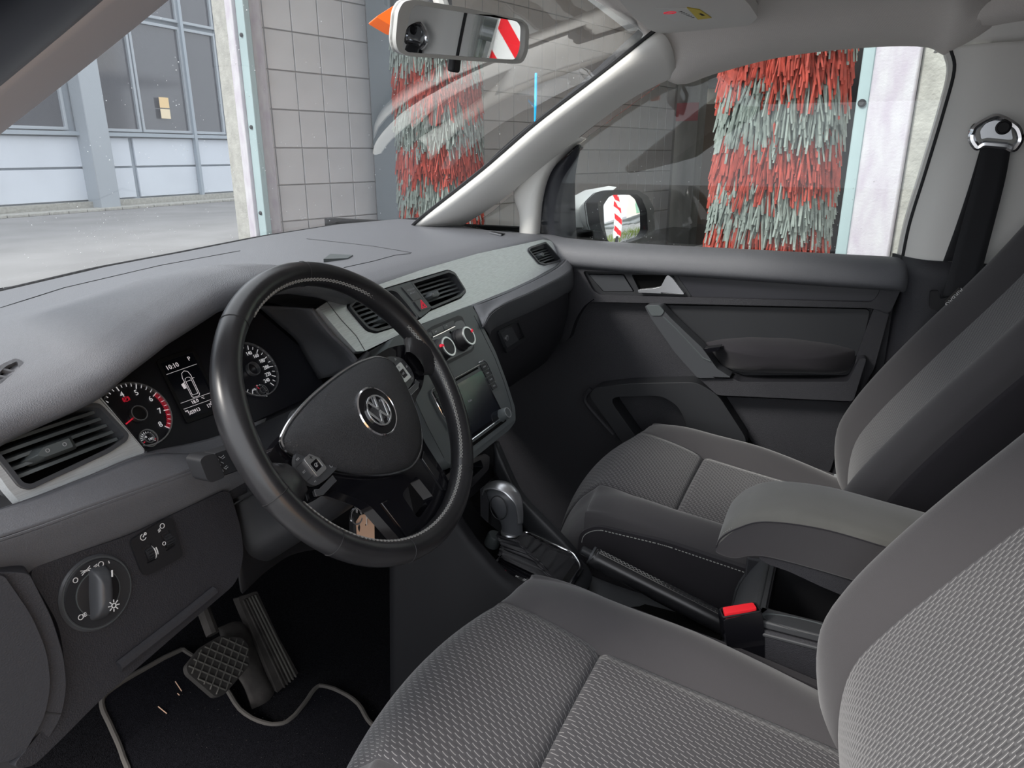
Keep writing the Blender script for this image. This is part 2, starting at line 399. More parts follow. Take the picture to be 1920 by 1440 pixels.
# kerb paving strip in front
for i in range(46):
    g=G(); g.box(BF,-13+i*.46,.03,.22,.44,.06,.5); obj('paving_slab',g,'concrete',bd,bev=.01)
# the peach house that mirrors in the panes
# ---- wash bay, axis runs away to the passenger side
ex=V((math.cos(R(14)),-math.sin(R(14)),0)); lx=V((math.sin(R(14)),math.cos(R(14)),0)); C2=V((CAM.x,CAM.y,0))
def bay(A,o,z=0): return C2+ex*A+lx*o+V((0,0,z))
FE=Fr(bay(3.8,0),u=-lx,v=(0,0,1))       # entrance plane, normal to the car
FE.n=FE.u.cross(FE.v)
if FE.n.dot(ex)>0: FE=Fr(bay(3.8,0),u=lx,v=(0,0,1))
su=1 if FE.u.dot(lx)>0 else -1
def post(name,o_mint,o_white,o_conc,label,cap,mirror):
    t=thing(name,label,'post',bay(3.8,o_white[0]))
    g=G(); g.box(FE,su*sum(o_conc)/2,2.5,-.15,abs(o_conc[1]-o_conc[0]),5,.32); obj('concrete_pillar',g,'concrete',t,bev=.012)
    g=G(); g.box(FE,su*sum(o_white)/2,2.5,-.10,abs(o_white[1]-o_white[0]),5,.28); obj('painted_face',g,'whitepaint',t,bev=.008,label='white face with flaking paint')
    g=G(); g.box(FE,su*sum(o_mint)/2,2.5,-.02,abs(o_mint[1]-o_mint[0])-.01,5,.06); m_=obj('steel_flange',g,'mint',t,bev=.006,label='pale green steel flange')
    for z in (.8,1.55,2.3):
        g=G(); g.lathe(FE,[(.018,.01),(.018,.02),(.011,.028)],12,su*sum(o_mint)/2,z); obj('bolt',g,'bayblack',m_)
    g=G(); g.box(FE,su*(o_mint[0]+o_mint[1])/2,cap[0],.03,cap[1],.11,.05); f_=obj('foot_bracket',g,'concrete',t,bev=.006)
    for s in(-1,1):
        g=G(); g.lathe(FE,[(.012,.055),(.012,.062),(.006,.066)],10,su*(o_mint[0]+o_mint[1])/2+s*cap[1]*.25,cap[0]); obj('bolt',g,'galv',f_)
A=3.8
fo=lambda *p:[FE.ab(x,262)[0]*su for x in p]
post('portal_post',fo(1594,1622),fo(1622,1704),fo(1704,1770),'flaking white and pale green portal post right of the big brush',(.555,.20),1)
post('portal_post',fo(484,469),fo(469,456),fo(456,427),'narrow far portal post left of the tiled wall with rough concrete edge',(.45,.12),1)
OW=6.25   # left wall of the bay
WLF=Fr(bay(3.8,OW),u=ex,v=(0,0,1))
if WLF.n.dot(lx)>0: WLF=Fr(bay(3.8,OW),u=-ex,v=(0,0,1)); 
sw=1 if WLF.u.dot(ex)>0 else -1
g=G(); g.box(WLF,sw*4.3,2.5,-.1,8.6,5,.18); wl_=obj('wall_left',g,'grout',kind='structure',label='tiled side wall of the wash bay',flat=True,org=bay(3.8,OW))
tm=None
for i in range(28):
    for j in range(10):
        a=sw*(.17+i*.302); z=.17+j*.345
        if tm is None:
            t_=G(); t_.box(Fr(wl(wl_),u=WLF.u,v=(0,0,1)),0,0,.004,.290,.333,.018); tm=obj('tile',t_,'tile',wl_,bev=.004,flat=True,org=wl(wl_)); tm.location=WLF.p(a,z)-wl(wl_)
        else:
            c=tm.copy(); COL.objects.link(c); c.parent=wl_; c.location=WLF.p(a,z,random.uniform(-.001,.001))-wl(wl_)
# bay floor
g=G(); 
P=[bay(3.8,6.2,.012),bay(3.8,-.5,.012),bay(30,-.5,.012),bay(30,6.2,.012)]; g.add(P,[(0,1,2,3)]); g.v=g.v; obj('floor_bay',g,'wet',kind='structure',label='dark wet floor inside the wash bay',flat=True)
# rails
t=thing('guide_rail','long galvanised guide rail on the wet bay floor','rail',bay(9,4.0))
RF=Fr(bay(9,4.0),u=ex,v=(0,0,1))
g=G(); g.tube([bay(7,3.95,.16),bay(17,3.95,.16)],.04,8); g.tube([bay(7,4.15,.10),bay(17,4.15,.10)],.03,8); obj('rail',g,'galv',t)
for i in range(20):
    g=G(); g.box(Fr(bay(7.2+i*.5,3.95,.06),u=ex,v=(0,0,1)),0,0,0,.10,.14,.10); obj('rail_foot',g,'galv',t)
# right wall, ceiling, back of the bay
g=G(); g.box(Fr(bay(11.5,.62,2.5),u=ex,v=(0,0,1)),0,0,0,5,5,.2); obj('wall_right',g,'grimy',kind='structure',flat=True,label='side wall of the wash bay behind the right post')
g=G(); g.box(Fr(bay(17,3,5.0),u=ex,v=lx),0,0,0,27,7.6,.2); obj('ceiling_bay',g,'grimy',kind='structure',flat=True,label='roof over the wash bay')
g=G(); g.box(Fr(bay(2.1,3.6,5.2),u=ex,v=lx),1.9,0,.4,.3,8.6,1.0); obj('trim_bay',g,'steelpaint',kind='structure',flat=True,label='fascia over the bay entrance')
# wall return that carries the red stripe (faces the car), then back wall
BW=Fr(bay(12.5,0),u=FE.u,v=(0,0,1))
def bwo(px,py): return BW.ab(px,py)
o1=BW.ab(1228,300)[0]; o2=BW.ab(1303,300)[0]; o3=BW.ab(1330,300)[0]; o4=BW.ab(1420,300)[0]
g=G(); g.box(BW,(o1+o2)/2,2.5,-.15,abs(o2-o1),5,.3); obj('wall_back',g,'grimy',kind='structure',flat=True,label='grimy concrete wall panel with a red stripe')
st=BW.ab(1240,195)[1],BW.ab(1240,228)[1]
g=G(); g.box(BW,(o1+o2)/2+.02,sum(st)/2,.006,abs(o2-o1)-.05,abs(st[1]-st[0]),.01); obj('sign_stripe',g,mat('faded red stripe',(.42,.13,.14),.7),label='faded red stripe on the grimy bay wall',cat='stripe')
BW2=Fr(bay(13.3,0),u=FE.u,v=(0,0,1))
g=G(); g.box(BW2,(o2+o4)/2,3.4,-.2,abs(o4-o2)+8,6.8,.3); obj('wall_far',g,mat('ribbed cream wall',(.50,.47,.40),.8,var=(2,.2,(4,4,.2))),kind='structure',flat=True,label='cream ribbed far wall of the bay')
dd=BW2.ab(1305,207),BW2.ab(1331,370)
g=G(); g.box(BW2,(dd[0][0]+dd[1][0])/2,1.1,-.03,abs(dd[0][0]-dd[1][0]),2.2,.08); d_=obj('door_2',g,mat('brown steel door',(.13,.10,.08),.6),kind='structure',label='brown door in the far bay wall',bev=.01)
g=G(); ww=BW2.ab(1310,125),BW2.ab(1345,165); g.box(BW2,(ww[0][0]+ww[1][0])/2,(ww[0][1]+ww[1][1])/2,-.02,abs(ww[0][0]-ww[1][0]),abs(ww[0][1]-ww[1][1]),.08); obj('window_5',g,mat('grey blind window',(.16,.16,.16),.4),kind='structure',label='small grey window high in the far bay wall')
pp=[BW2.ab(*q) for q in((1362,60),(1362,180),(1370,188),(1368,205),(1366,300),(1350,345),(1350,360))]
g=G(); g.tube([BW2.p(a,b,.08) for a,b in pp],.05,8); obj('downpipe',g,'concrete',label='cream downpipe on the far wall left of the big brush',cat='pipe')
# ---- brush gantry
def gpos(o,z=0,A=5.5): return bay(A,o,z)
ga=thing('brush_gantry','black gantry frame of the vehicle wash behind the portal','gantry',gpos(3.7))
GF=Fr(gpos(0,0,6.1),u=FE.u,v=(0,0,1))
def gb(p0,p1,nm,m,c=0,d=.5):
    a0=GF.ab(p0,300)[0]; a1=GF.ab(p1,300)[0]; g=G(); g.box(GF,(a0+a1)/2,2.1,c,abs(a1-a0),4.2,d); return obj(nm,g,m,ga,bev=.02)
gb(1425,1640,'side_column','bayblack',-.6,.3)
GF0=GF; GF=Fr(gpos(0,0,5.1),u=FE.u,v=(0,0,1)); gb(693,736,'side_column',mat('slate grey housing',(.16,.19,.21),.5),-.2,.3)
bp=gb(718,752,'bellows','bayblack',-.32,.3)
a0=GF.ab(722,300)[0]; a1=GF.ab(752,300)[0]
g=G()
for k in range(34): g.box(GF,(a0+a1)/2,.2+k*.065,-.15,abs(a1-a0),.03,.04)
obj('bellows_ribs',g,'bayblack',ga,kind='stuff'); GF=GF0
g=G(); g.box(GF,su*3.6,4.0,0,4.8,.5,.9); obj('cross_beam',g,'bayblack',ga,bev=.02)
def band(z0,z1,Rr,seed,n):
    rnd_=random.Random(seed); g=G()
    for i in range(n):
        th=rnd_.uniform(0,2*PI); z=rnd_.uniform(z0,z1)+.22; r0=.16; L=Rr*rnd_.uniform(.88,1.06); dr=V((math.cos(th),math.sin(th),0)); sd_=V((-dr.y,dr.x,0))
        dz=rnd_.uniform(.24,.46); jt=rnd_.uniform(-.09,.09)
        P=[dr*r0+V((0,0,z+.05)),dr*(L*.72)+V((0,0,z-.01)),dr*(L*.93)+sd_*jt*.5+V((0,0,z-dz*.45)),dr*L+sd_*jt+V((0,0,z-dz))]
        w_=rnd_.uniform(.0065,.0105); b=len(g.v)
        for q in P: g.v+= [q+sd_*w_,q+dr*w_*1.2,q-sd_*w_]
        for k in range(3):
            for j in range(3): g.f.append((b+k*3+j,b+k*3+(j+1)%3,b+(k+1)*3+(j+1)%3,b+(k+1)*3+j))
        g.f.append((b+9,b+10,b+11))
    return g
heights=[]; 
def zpx(py,A_,o_): # world height seen at pixel row py on the brush
    f=Fr(bay(A_,o_),u=FE.u,v=(0,0,1)); return f.ab(1450,py)[1]
cuts=[545,437,352,262,162,60,-40]
zc=[Fr(bay(5.15,1.95),u=FE.u,v=(0,0,1)).ab(1450,y)[1] for y in cuts]
def brush(o,label):
    t=thing('wash_brush',label,'wash brush',gpos(o),group=None)
    g=G(); g.lathe(Fr((t.location.x,t.location.y,0),u=(1,0,0),v=(0,1,0)),[(.17,.1),(.17,4.1)],20); obj('core',g,'bayblack',t)
    for k in range(len(zc)-1):
        z0,z1=zc[k],zc[k+1]; g=band(z0,z1,.43,k+3,int(1750*(z1-z0)/.5))
        g.v=[q+V((t.location.x,t.location.y,0)) for q in g.v]
        obj('bristle_band',g,'bristlegrey' if k%2 else 'bristlered',t,kind='stuff',flat=True,label='grey green foam strips' if k%2 else 'red foam strips')
    return t
b1=brush(1.95,'large red and grey green foam wash brush seen through the passenger side window')
b2=copytree(b1,loc=gpos(5.42),label='red and grey green foam wash brush seen through the windscreen below the mirror')
for o_ in (b1,b2): o_['group']='vertical foam wash brushes'
# ---- behind the car, seen only in the mirrors and past the right post
t=thing('guide_board','red and white striped road guide board on a post, reflected in both mirrors','sign',(5.2,-4.3,0))
BO=V((5.2,-4.3,0)); BFr=Fr(BO,u=(.85,.52,0),v=(0,0,1))
if BFr.n.dot(V((0,.7,0))+V((-.7,0,0)))<0: BFr=Fr(BO,u=(-.85,-.52,0),v=(0,0,1))
g=G(); g.box(BFr,0,1.3,0,.34,1.7,.03); obj('board',g,'boardwhite',t,bev=.006)
for k in range(5):
    z=.55+k*.36; g=G(); g.prism([(-.15,z-.10),(.15,z+.14),(.15,z+.30),(-.15,z+.06)],BFr,.016,.018); obj('red_stripe',g,'boardred',t)
g=G(); g.box(BFr,0,.25,0,.08,.5,.05); obj('foot',g,'bayblack',t)
t=thing('crash_barrier','grey steel crash barrier behind the guide board','barrier',(4,-8,0))
g=G(); g.surf([[V((x,-8+.04*math.sin(k*1.4),.45+k*.06)) for x in (-20,0,20,40)] for k in range(7)],2,3); obj('rail',g,'galv',t,solid=.01)
for i in range(14):
    g=G(); g.box(Fr((-12+i*3,-8.12,.4),u=(1,0,0),v=(0,0,1)),0,0,0,.1,.8,.1); obj('barrier_post',g,'galv',t)
g=G(); rr_=random.Random(5)
for i in range(5000):
    x=rr_.uniform(-10,22); y=rr_.uniform(-7.8,-5.6); h=rr_.uniform(.12,.4); b=len(g.v)
    g.v+=[V((x-.012,y,0)),V((x+.012,y,0)),V((x+rr_.uniform(-.1,.1),y+rr_.uniform(-.1,.1),h))]; g.f.append((b,b+1,b+2))
obj('grass_verge',g,'grass',label='strip of tall grass in front of the crash barrier, in the door mirror',cat='grass',kind='stuff',flat=True)
t=thing('skip_container','pale green container beyond the crash barrier, in the door mirror','container',(7.0,-13,0))
g=G(); g.box(Fr((7.0,-13,1.3),u=(1,0,0),v=(0,0,1)),0,0,0,7,2.4,2.4); obj('body',g,'green',t,bev=.03)
for i in range(18):
    g=G(); g.box(Fr((3.8+i*.38,-11.77,1.3),u=(1,0,0),v=(0,0,1)),0,0,0,.12,2.2,.08); obj('rib',g,'green',t)
t=thing('parked_van','white parked van beyond the crash barrier, in the door mirror','van',(-.5,-12.5,0))
VF=Fr((-.5,-12.5,0),u=(1,0,0),v=(0,0,1))
g=G(); side=[(-.95,.35),(.95,.35),(1.0,1.0),(.85,1.95),(-.85,1.95),(-1.0,1.0)]; g.prism(rnd(side,.12),VF,-4,1.2); obj('body',g,'paint',t,bev=.05)
g=G(); g.prism(rnd([(-.8,1.15),(.8,1.15),(.7,1.8),(-.7,1.8)],.08),VF,1.2,1.24); obj('windscreen',g,'pane',t)
for s in(-1,1):
    g=G(); g.prism(rnd([(s*.6-.2,.75),(s*.6+.2,.75),(s*.6+.2,.98),(s*.6-.2,.98)],.05),VF,1.2,1.25); obj('headlamp',g,'galv',t)
    g=G(); wf=Fr((-.5+s*.9,-12.2,.33),u=(0,1,0),v=(0,0,1)); g.lathe(wf,[(.33,-.1),(.33,.1),(.2,.11)],20); obj('tyre',g,'rubber',t)
g=G(); g.box(VF,0,.6,1.25,.5,.11,.02); obj('number_plate',g,'boardwhite',t)
t=thing('house','peach rendered house with white windows far behind the container','house',(-6,-26,0))
HF=Fr((-3,-26,0),u=(1,0,0),v=(0,0,1))
g=G(); g.box(HF,0,4,-4,26,8,8); obj('wall',g,'peach',t)
for i in range(8):
    for j in range(2):
        f=G(); f.prism(rect(-11+i*3,1.2+j*3,-9.6+i*3,2.8+j*3),HF,0,.08,[rect(-10.9+i*3,1.3+j*3,-9.7+i*3,2.7+j*3)]); q=obj('window',f,'boardwhite',t); p_=G(); p_.box(HF,-10.3+i*3,2+j*3,.02,1.2,1.4,.02); obj('pane',p_,'pane',q)
# green windowed building past the right post
XB=at(1792,150,0,22); t=thing('office_building','pale building with green window frames at the right edge of the passenger window','building',(XB.x,XB.y,0))
OF=Fr((22,XB.y-3,0),u=(0,-1,0),v=(0,0,1))
g=G(); g.box(OF,5.8,5,-3,16,10,6); obj('wall',g,mat('cream facade',(.70,.66,.60),.8),t)
for j in range(4):
    for i in range(7):
        f=G(); f.prism(rect(-1.9+i*2,.8+j*1.9,-.6+i*2,2.2+j*1.9),OF,0,.06,[rect(-1.8+i*2,.9+j*1.9,-.7+i*2,2.1+j*1.9)]); q=obj('window',f,'green',t); p_=G(); p_.box(OF,-1.25+i*2,1.5+j*1.9,.02,1.1,1.2,.02); obj('pane',p_,mat('greenish pane',(.25,.42,.34),.2) if i+j==0 else bpy.data.materials['greenish pane'],q)
# ============================================================= CAR SHELL
# windscreen
wb=[(0,545,.66),(200,498,.70),(350,470,.72),(500,440,.74),(640,418,.73),(780,406,.65)]
base=[at(px,py,1,y) for px,py,y in wb]; base=[V((-.80,.50,1.122)),V((-.62,.60,1.126))]+base+[V((.86,.56,1.162))]
# top edge of the glass
topz=[V((-.62,-.10,1.57)),V((-.58,-.06,1.575)),V((-.40,.0,1.595)),V((-.15,.05,1.61)),V((.1,.05,1.61)),V((.35,.01,1.60)),V((.5,-.02,1.59)),V((.62,-.06,1.572)),V((.68,-.08,1.567))]
def wsp(u,v,off=0):
    n=len(base)-1; i=min(int(u*n),n-1); f=u*n-i; a=base[i].lerp(base[i+1],f)+V((0,.045,-.026)); b=topz[i].lerp(topz[i+1],f)
    q=a.lerp(b,v); q.y+=.05*math.sin(PI*v)*1; q.z+=.02*math.sin(PI*v); return q+V((0,off,off*.8))
g=G(); g.grid([[wsp(i/40,j/16) for i in range(41)] for j in range(17)],uv=False); obj('window_1',g,'windscreen',kind='structure',label='large windscreen with light reflections of the dashboard',flat=False)
# black frit edges
g=G(); 
g.grid([[wsp(i/60,v_,.004) for i in range(61)] for v_ in (-.01,.03)],uv=False)
g.grid([[wsp(1-e,j/30,.004) for e in (0,.012)] for j in range(31)],uv=False)
obj('trim_1',g,'black',kind='structure',label='black printed edge band along the bottom of the windscreen',solid=.002)
# bonnet and wiper cowl in front of the screen (low, out of sight mostly)
g=G(); g.surf([[V((x,y,z)) for x in(-.85,-.4,0,.4,.85)] for y,z in((.80,1.0),(1.0,.99),(1.5,.90),(1.75,.72))],4,4); obj('trim_2',g,'paint',kind='structure',label='white bonnet beyond the windscreen',solid=.01)
# passenger A pillar trim: strip between screen edge and side window edge
pin=[(745,418),(790,405),(900,322),(1000,238),(1110,152),(1225,60)]
pin2=[(800,425),(870,421),(925,385),(985,338),(1080,262),(1180,188),(1262,145)]
ys=[.56,.518,.347,.207,.069,-.061]
a=[V((.66,.60,1.13)),V((.61,.518,1.174)),V((.606,.347,1.288)),V((.60,.207,1.389)),V((.60,.069,1.479)),V((.60,-.061,1.566))]
o_=[at(862,426,0,.735),at(912,395,0,.728),at(962,358,0,.718),at(1080,262,0,.705),at(1180,188,0,.69),at(1262,145,0,.675)]
rows=[]
for p,q in zip(a,o_):
    m1=p.lerp(q,.12)+V((-.022,-.025,.0)); m2=p.lerp(q,.5)+V((-.030,-.028,0)); m3=p.lerp(q,.88)+V((-.014,-.014,0))
    rows.append([p+V((.06,.03,-.012)),p+V((.02,.012,.0)),p,m1,m2,m3,q,q+V((.05,.03,.0))])
g=G(); g.surf(rows,4,6); obj('trim_3',g,'pillar',kind='structure',label='pale moulded trim of the passenger side windscreen pillar',solid=.004)
# black rubber line along screen edge
g=G(); g.tube(cr([p+V((-.004,-.004,.002)) for p in a],6),.0045,6); obj('trim_4',g,'black',kind='structure',label='black rubber seal between windscreen and pale pillar')
# second (small) leg of the pillar to the belt line: between quarter glass and door window
leg=[(965,367,980,345,1030,300),(972,400,985,380,1018,330),(972,440,1006,420,1010,380),(970,455,1010,450,1003,450)]
L0=[at(1000,325,0,.722),at(966,362,0,.735),at(975,400,0,.735),at(976,440,0,.74),at(974,470,0,.74)]
L1=[at(1085,258,0,.705),at(1050,288,0,.715),at(1022,330,0,.72),at(1009,385,0,.725),at(1003,470,0,.73)]
rows=[]
for p,q in zip(L0,L1):
    rows.append([p+V((.04,0,0)),p,p.lerp(q,.3)+V((-.016,0,0)),p.lerp(q,.7)+V((-.016,0,0)),q,q+V((.05,0,0))])
g=G(); g.surf(rows,4,5); obj('trim_5',g,'pillar',kind='structure',label='short pale upright trim beside the small triangular side window',solid=.003)
# quarter window glass and its dark opening edge
Q=[at(*p,0,.77) for p in((885,424),(925,396),(960,366),(975,372),(976,445),(940,440))]
g=G(); g.add(Q,[tuple(range(6))]); obj('window_2',g,'sideglass',kind='structure',label='small triangular quarter window at the foot of the pale pillar',solid=.004,flat=True)
# outside A pillar / door front frame
g=G(); rows=[[V((.79,.62,1.14)),V((.83,.60,1.14)),V((.86,.52,1.14))],[V((.72,.20,1.42)),V((.76,.16,1.42)),V((.79,.10,1.41))],[V((.66,-.06,1.60)),V((.70,-.10,1.60)),V((.73,-.14,1.585))]]
g.surf(rows,3,5); obj('trim_6',g,'black',kind='structure',label='black outer frame of the windscreen pillar',solid=.02)
# dark vertical mirror triangle / door frame front post
F0=[at(1012,460,0,.755),at(1005,400,0,.755),at(1022,330,0,.75),at(1085,275,0,.735)]
F1=[at(1082,460,0,.765),at(1079,400,0,.765),at(1079,330,0,.76),at(1090,272,0,.74)]
rows=[[p+V((.03,.0,0)),p,p.lerp(q,.5)+V((-.02,0,0)),q,q+V((.03,.035,0))] for p,q in zip(F0,F1)]
g=G(); g.surf(rows,4,5); dk=obj('trim_7',g,mat('navy black door frame',(.014,.015,.022),.45),kind='structure',label='dark front upright of the passenger door window frame',solid=.004)
# headliner: side rail and roof
rail_in=[(1225,60),(1250,100),(1300,98),(1420,60),(1560,35),(1700,25),(1850,5)]
edge=[(1262,145),(1330,125),(1420,100),(1500,85),(1600,74),(1690,69),(1750,72),(1786,86),(1850,54),(1935,26)]
E_=[at(*p,0,x) for p,x in zip(edge,(.675,.68,.685,.69,.695,.70,.70,.70,.66,.63))]
zt=1.60
def roof_in(p): return V((.50,p.y,1.615))
rows=[]
for p in E_:
    q=V((.47,p.y+.03,1.612)); m=V((.59,p.y,max(p.z+.055,1.575))); rows.append([p+V((.05,0,-.005)),p,p.lerp(m,.35)+V((-.006,0,-.003)),m,q,V((.2,p.y,1.63)),V((-.2,p.y,1.63)),V((-.6,p.y,1.60)),V((-.74,p.y,1.52))])
front=[V((.735,-.03,1.52)),V((.70,.0,1.55)),V((.64,-.03,1.565)),V((.60,-.035,1.575)),V((.47,-.0,1.60)),V((.2,.02,1.62)),V((-.2,.02,1.62)),V((-.6,-.03,1.58)),V((-.74,-.10,1.50))]
back=[[V((r.x,-1.6,r.z+ (.03 if i<3 else 0))) for i,r in enumerate(rows[-1])]]
g=G(); g.surf([front]+rows+back,4,4); obj('ceiling',g,'head',kind='structure',label='grey woven headliner curving down over the passenger window',solid=.006)
# outer roof skin
g=G(); g.surf([[V((x,y,1.66-.03*(abs(x)/.8)**2+dz)) for x in(-.80,-.4,0,.4,.80)] for y,dz in((.05,-.03),(-.4,0),(-1.2,0),(-2.6,0))],3,3); obj('ceiling_outer',g,'paint',kind='structure',label='white roof skin',solid=.01)
# B pillar trim (passenger side)
bo=[(1790,88),(1797,130),(1775,215),(1740,330),(1712,420),(1697,492)]
B0=[at(*p,0,.70) for p in bo]; rows=[]
for i,p in enumerate(B0):
    rows.append([p+V((.07,.01,0)),p+V((.03,.006,0)),p+V((-.010,-.012,0)),p+V((-.035,-.05,0)),p+V((-.035,-.16,0)),p+V((-.03,-.24,0)),p+V((.04,-.30,0))])
g=G(); g.surf(rows,4,5); obj('trim_8',g,'pillar',kind='structure',label='pale upright pillar trim behind the passenger door',solid=.004)
g=G(); g.tube(cr([p+V((.012,.004,0)) for p in B0],6),.005,6); obj('trim_9',g,'black',kind='structure',label='black rubber door seal along the rear pillar')
# upper cap of pillar towards the roof
g=G(); rows=[]
for k,z in enumerate((0,.045,.09,.13)):
    p=B0[0]+V((0,0,z)); rows.append([p+V((.07,.03-k*.03,0)),p+V((-.01-k*.03,-.01-k*.03,0)),p+V((-.04-k*.03,-.08-k*.02,0)),p+V((-.04-k*.035,-.25,0)),p+V((.04-k*.03,-.8,0))])
g.surf(rows,4,4); obj('trim_10',g,'pillar',kind='structure',label='upper cap of the pale rear pillar trim',solid=.004)
# lower B pillar, dark grained
rows=[]
for dz,dx in((0,0),(-.15,.0),(-.40,.01),(-.75,.02)):
    p=V((B0[-1].x+dx,B0[-1].y,B0[-1].z+dz+.012)); rows.append([p+V((.05,.02,0)),p+V((-.016,-.012,0)),p+V((-.043,-.05,0)),p+V((-.045,-.16,0)),p+V((-.04,-.26,0)),p+V((.02,-.40,0))])
g=G(); g.surf(rows,4,4); obj('trim_11',g,'low',kind='structure',label='dark grained lower pillar cover behind the passenger seat',solid=.004)
# cargo bulkhead and rear sides: dark interior behind the seats
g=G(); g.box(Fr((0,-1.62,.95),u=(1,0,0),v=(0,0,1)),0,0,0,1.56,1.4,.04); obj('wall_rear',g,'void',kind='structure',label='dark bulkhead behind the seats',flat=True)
g=G(); g.box(Fr((.74,-1.26,.95),u=(0,1,0),v=(0,0,1)),0,0,0,.68,1.40,.02); obj('wall_right_rear',g,'void',kind='structure',label='unseen dark panel added behind the passenger seat to darken the mirror view',flat=True)  # unseen panel, added so the interior mirror reflects dark
g=G(); g.box(Fr((-.80,-1.55,.85),u=(0,1,0),v=(0,0,1)),0,0,0,.9,1.35,.03); obj('wall_left_rear',g,'plain',kind='structure',label='dark side lining on the driver side',flat=True)
# driver side A pillar at upper left of the picture
pw=V((0,-.677,-1)) # windscreen plane z = 1.174-.677(y-.518)
def onws(px,py,off=0):
    D=ray(px,py); # z+.677y = 1.174+.351
    k=(1.525-off-(CAM.z+.677*CAM.y))/(D.z+.677*D.y); return CAM+D*k
s0=[onws(*p) for p in((-260,440),(-120,335),(0,236),(150,118),(305,-8),(470,-150))]
s1=[onws(*p,.06) for p in((-330,395),(-190,290),(-60,195),(110,55),(245,-60),(420,-200))]
s2=[onws(*p,.10) for p in((-420,300),(-270,190),(-130,80),(20,-50),(180,-180),(340,-320))]
rows=[[p+V((.0,.02,.02)),p,p.lerp(q,.45)+V((.006,-.01,.0)),q] for p,q in zip(s0,s1)]
g=G(); g.surf(rows,4,5); obj('trim_12',g,mat('mauve grey pillar trim',(.60,.54,.53),.6),kind='structure',label='greyish windscreen pillar trim at the upper left corner',solid=.004)
rows=[[p,p.lerp(q,.3)+V((-.004,-.014,0)),p.lerp(q,.8)+V((-.01,-.014,0)),q+V((-.03,.0,.0))] for p,q in zip(s1,s2)]
g=G(); g.surf(rows,4,5); obj('trim_13',g,mat('blue black door seal',(.012,.014,.024),.4),kind='structure',label='thick dark door seal at the upper left corner',solid=.004)
# ------------------------------------------------------------- floor, tunnel, firewall
g=G(); prof=[(-1.65,.22),(-.7,.24),(-.1,.24),(.35,.25),(.6,.29),(.85,.45),(.98,.75),(.99,1.08)]
g.surf([[V((x,y,z)) for x in(-.80,-.4,0,.4,.80)] for y,z in prof],3,4); obj('floor_cabin',g,'carpet',kind='structure',label='black carpeted footwell floor')
g=G(); g.box(Fr((-.74,-.2,.20),u=(0,1,0),v=(1,0,0)),0,0,0,1.5,.14,.10); obj('baseboard_left',g,'dusty',kind='structure',label='scuffed door sill at the driver side',bev=.02)
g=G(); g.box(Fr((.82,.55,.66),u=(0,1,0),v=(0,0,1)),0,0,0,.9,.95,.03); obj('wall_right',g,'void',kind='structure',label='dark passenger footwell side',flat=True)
# ------------------------------------------------------------- passenger door
dr=thing('door_1','black inner panel of the passenger door with chrome handle and pull bar','door',(.72,-.15,.3),kind='structure')
def dprism(name,L,c0,c1,m,bev=.003,holes=(),r=.012,par=None,h=None,**k):
    L2=[DR.ab(x,y,c1 if h is None else h) for x,y in L]; hs=[rnd([DR.ab(x,y,c1) for x,y in H],rr_) for H,rr_ in holes]
    g=G(); g.prism(rnd(L2,r),DR,c0,c1,hs); return obj(name,g,m,par or dr,bev=bev,**k)
# base
g=G(); out=[(-.42,.22),(.56,.22),(.585,.6),(.60,1.11),(-.42,1.115)]; g.prism(rnd(out,.03),DR,-.06,-.012); obj('base_panel',g,'low',dr,bev=.004)
# belt cap: rounded rail along the window
prof=[(-.075,1.085),(-.05,1.112),(-.02,1.118),(.012,1.110),(.030,1.092),(.034,1.068),(.022,1.055),(.0,1.05)]
rows=[]
for y,dz,dx in((.36,.012,-.02),(.22,.010,-.008),(.16,.004,0),(0,0,0),(-.25,0,0),(-.45,0,0),(-.575,0,0),(-.605,-.006,-.012),(-.615,-.02,-.04)):
    rows.append([V((.70-c-dx,y,z+dz)) for c,z in prof])
g=G(); g.surf(rows,4,4); obj('belt_rail',g,'pad',dr)
# upper frame around inlay
up=[(1062,478),(1690,500),(1700,520),(1668,590),(1640,578),(1240,569),(1100,566),(1078,600),(1066,640),(1040,640)]
dprism('upper_frame',up,-.012,.018,'low',.006,[([(1092,508),(1648,532),(1650,548),(1636,567),(1124,553),(1112,545)],.010)],r=.02)
dprism('inlay_strip',[(1264,509),(1647,533),(1650,548),(1636,567),(1297,556)],-.01,.004,mat('satin black inlay',(.022,.022,.028),.42),.002,r=.004)
dprism('handle_bezel',[(1093,508),(1264,509),(1297,556),(1126,553),(1113,545)],-.01,.006,'plain',.002,[([(1102,513),(1170,514),(1190,547),(1131,547)],.003),([(1184,515),(1262,516),(1285,550),(1201,550)],.004)],r=.006)
dprism('speaker_cover',[(1104,515),(1168,516),(1187,546),(1132,546)],-.008,.003,'satin',.002,r=.003)
dprism('handle_recess',[(1180,512),(1266,513),(1290,553),(1198,553)],-.011,-.006,'void',.001,r=.003)
# chrome release handle: thin bar swelling into a triangular root
hp=[(1198,548),(1197,543),(1226,540),(1240,537),(1250,518),(1254,515),(1262,521),(1283,549),(1283,551)]
L2=[DR.ab(x,y,.016) for x,y in hp]; g=G(); g.prism(rnd(L2,.003),DR,.004,.022); obj('release_handle',g,'silver',dr,bev=.004,label='satin chrome door release handle',bseg=3)
# middle recessed field
dprism('middle_panel',[(1245,572),(1632,580),(1612,665),(1600,668),(1540,655),(1400,640),(1318,655)],-.012,.000,'plain',.003,r=.012)
# right side raised rail between middle field and door edge
dprism('rear_frame',[(1640,574),(1668,585),(1640,690),(1602,760),(1588,752),(1606,668)],-.012,.014,'low',.005,r=.008)
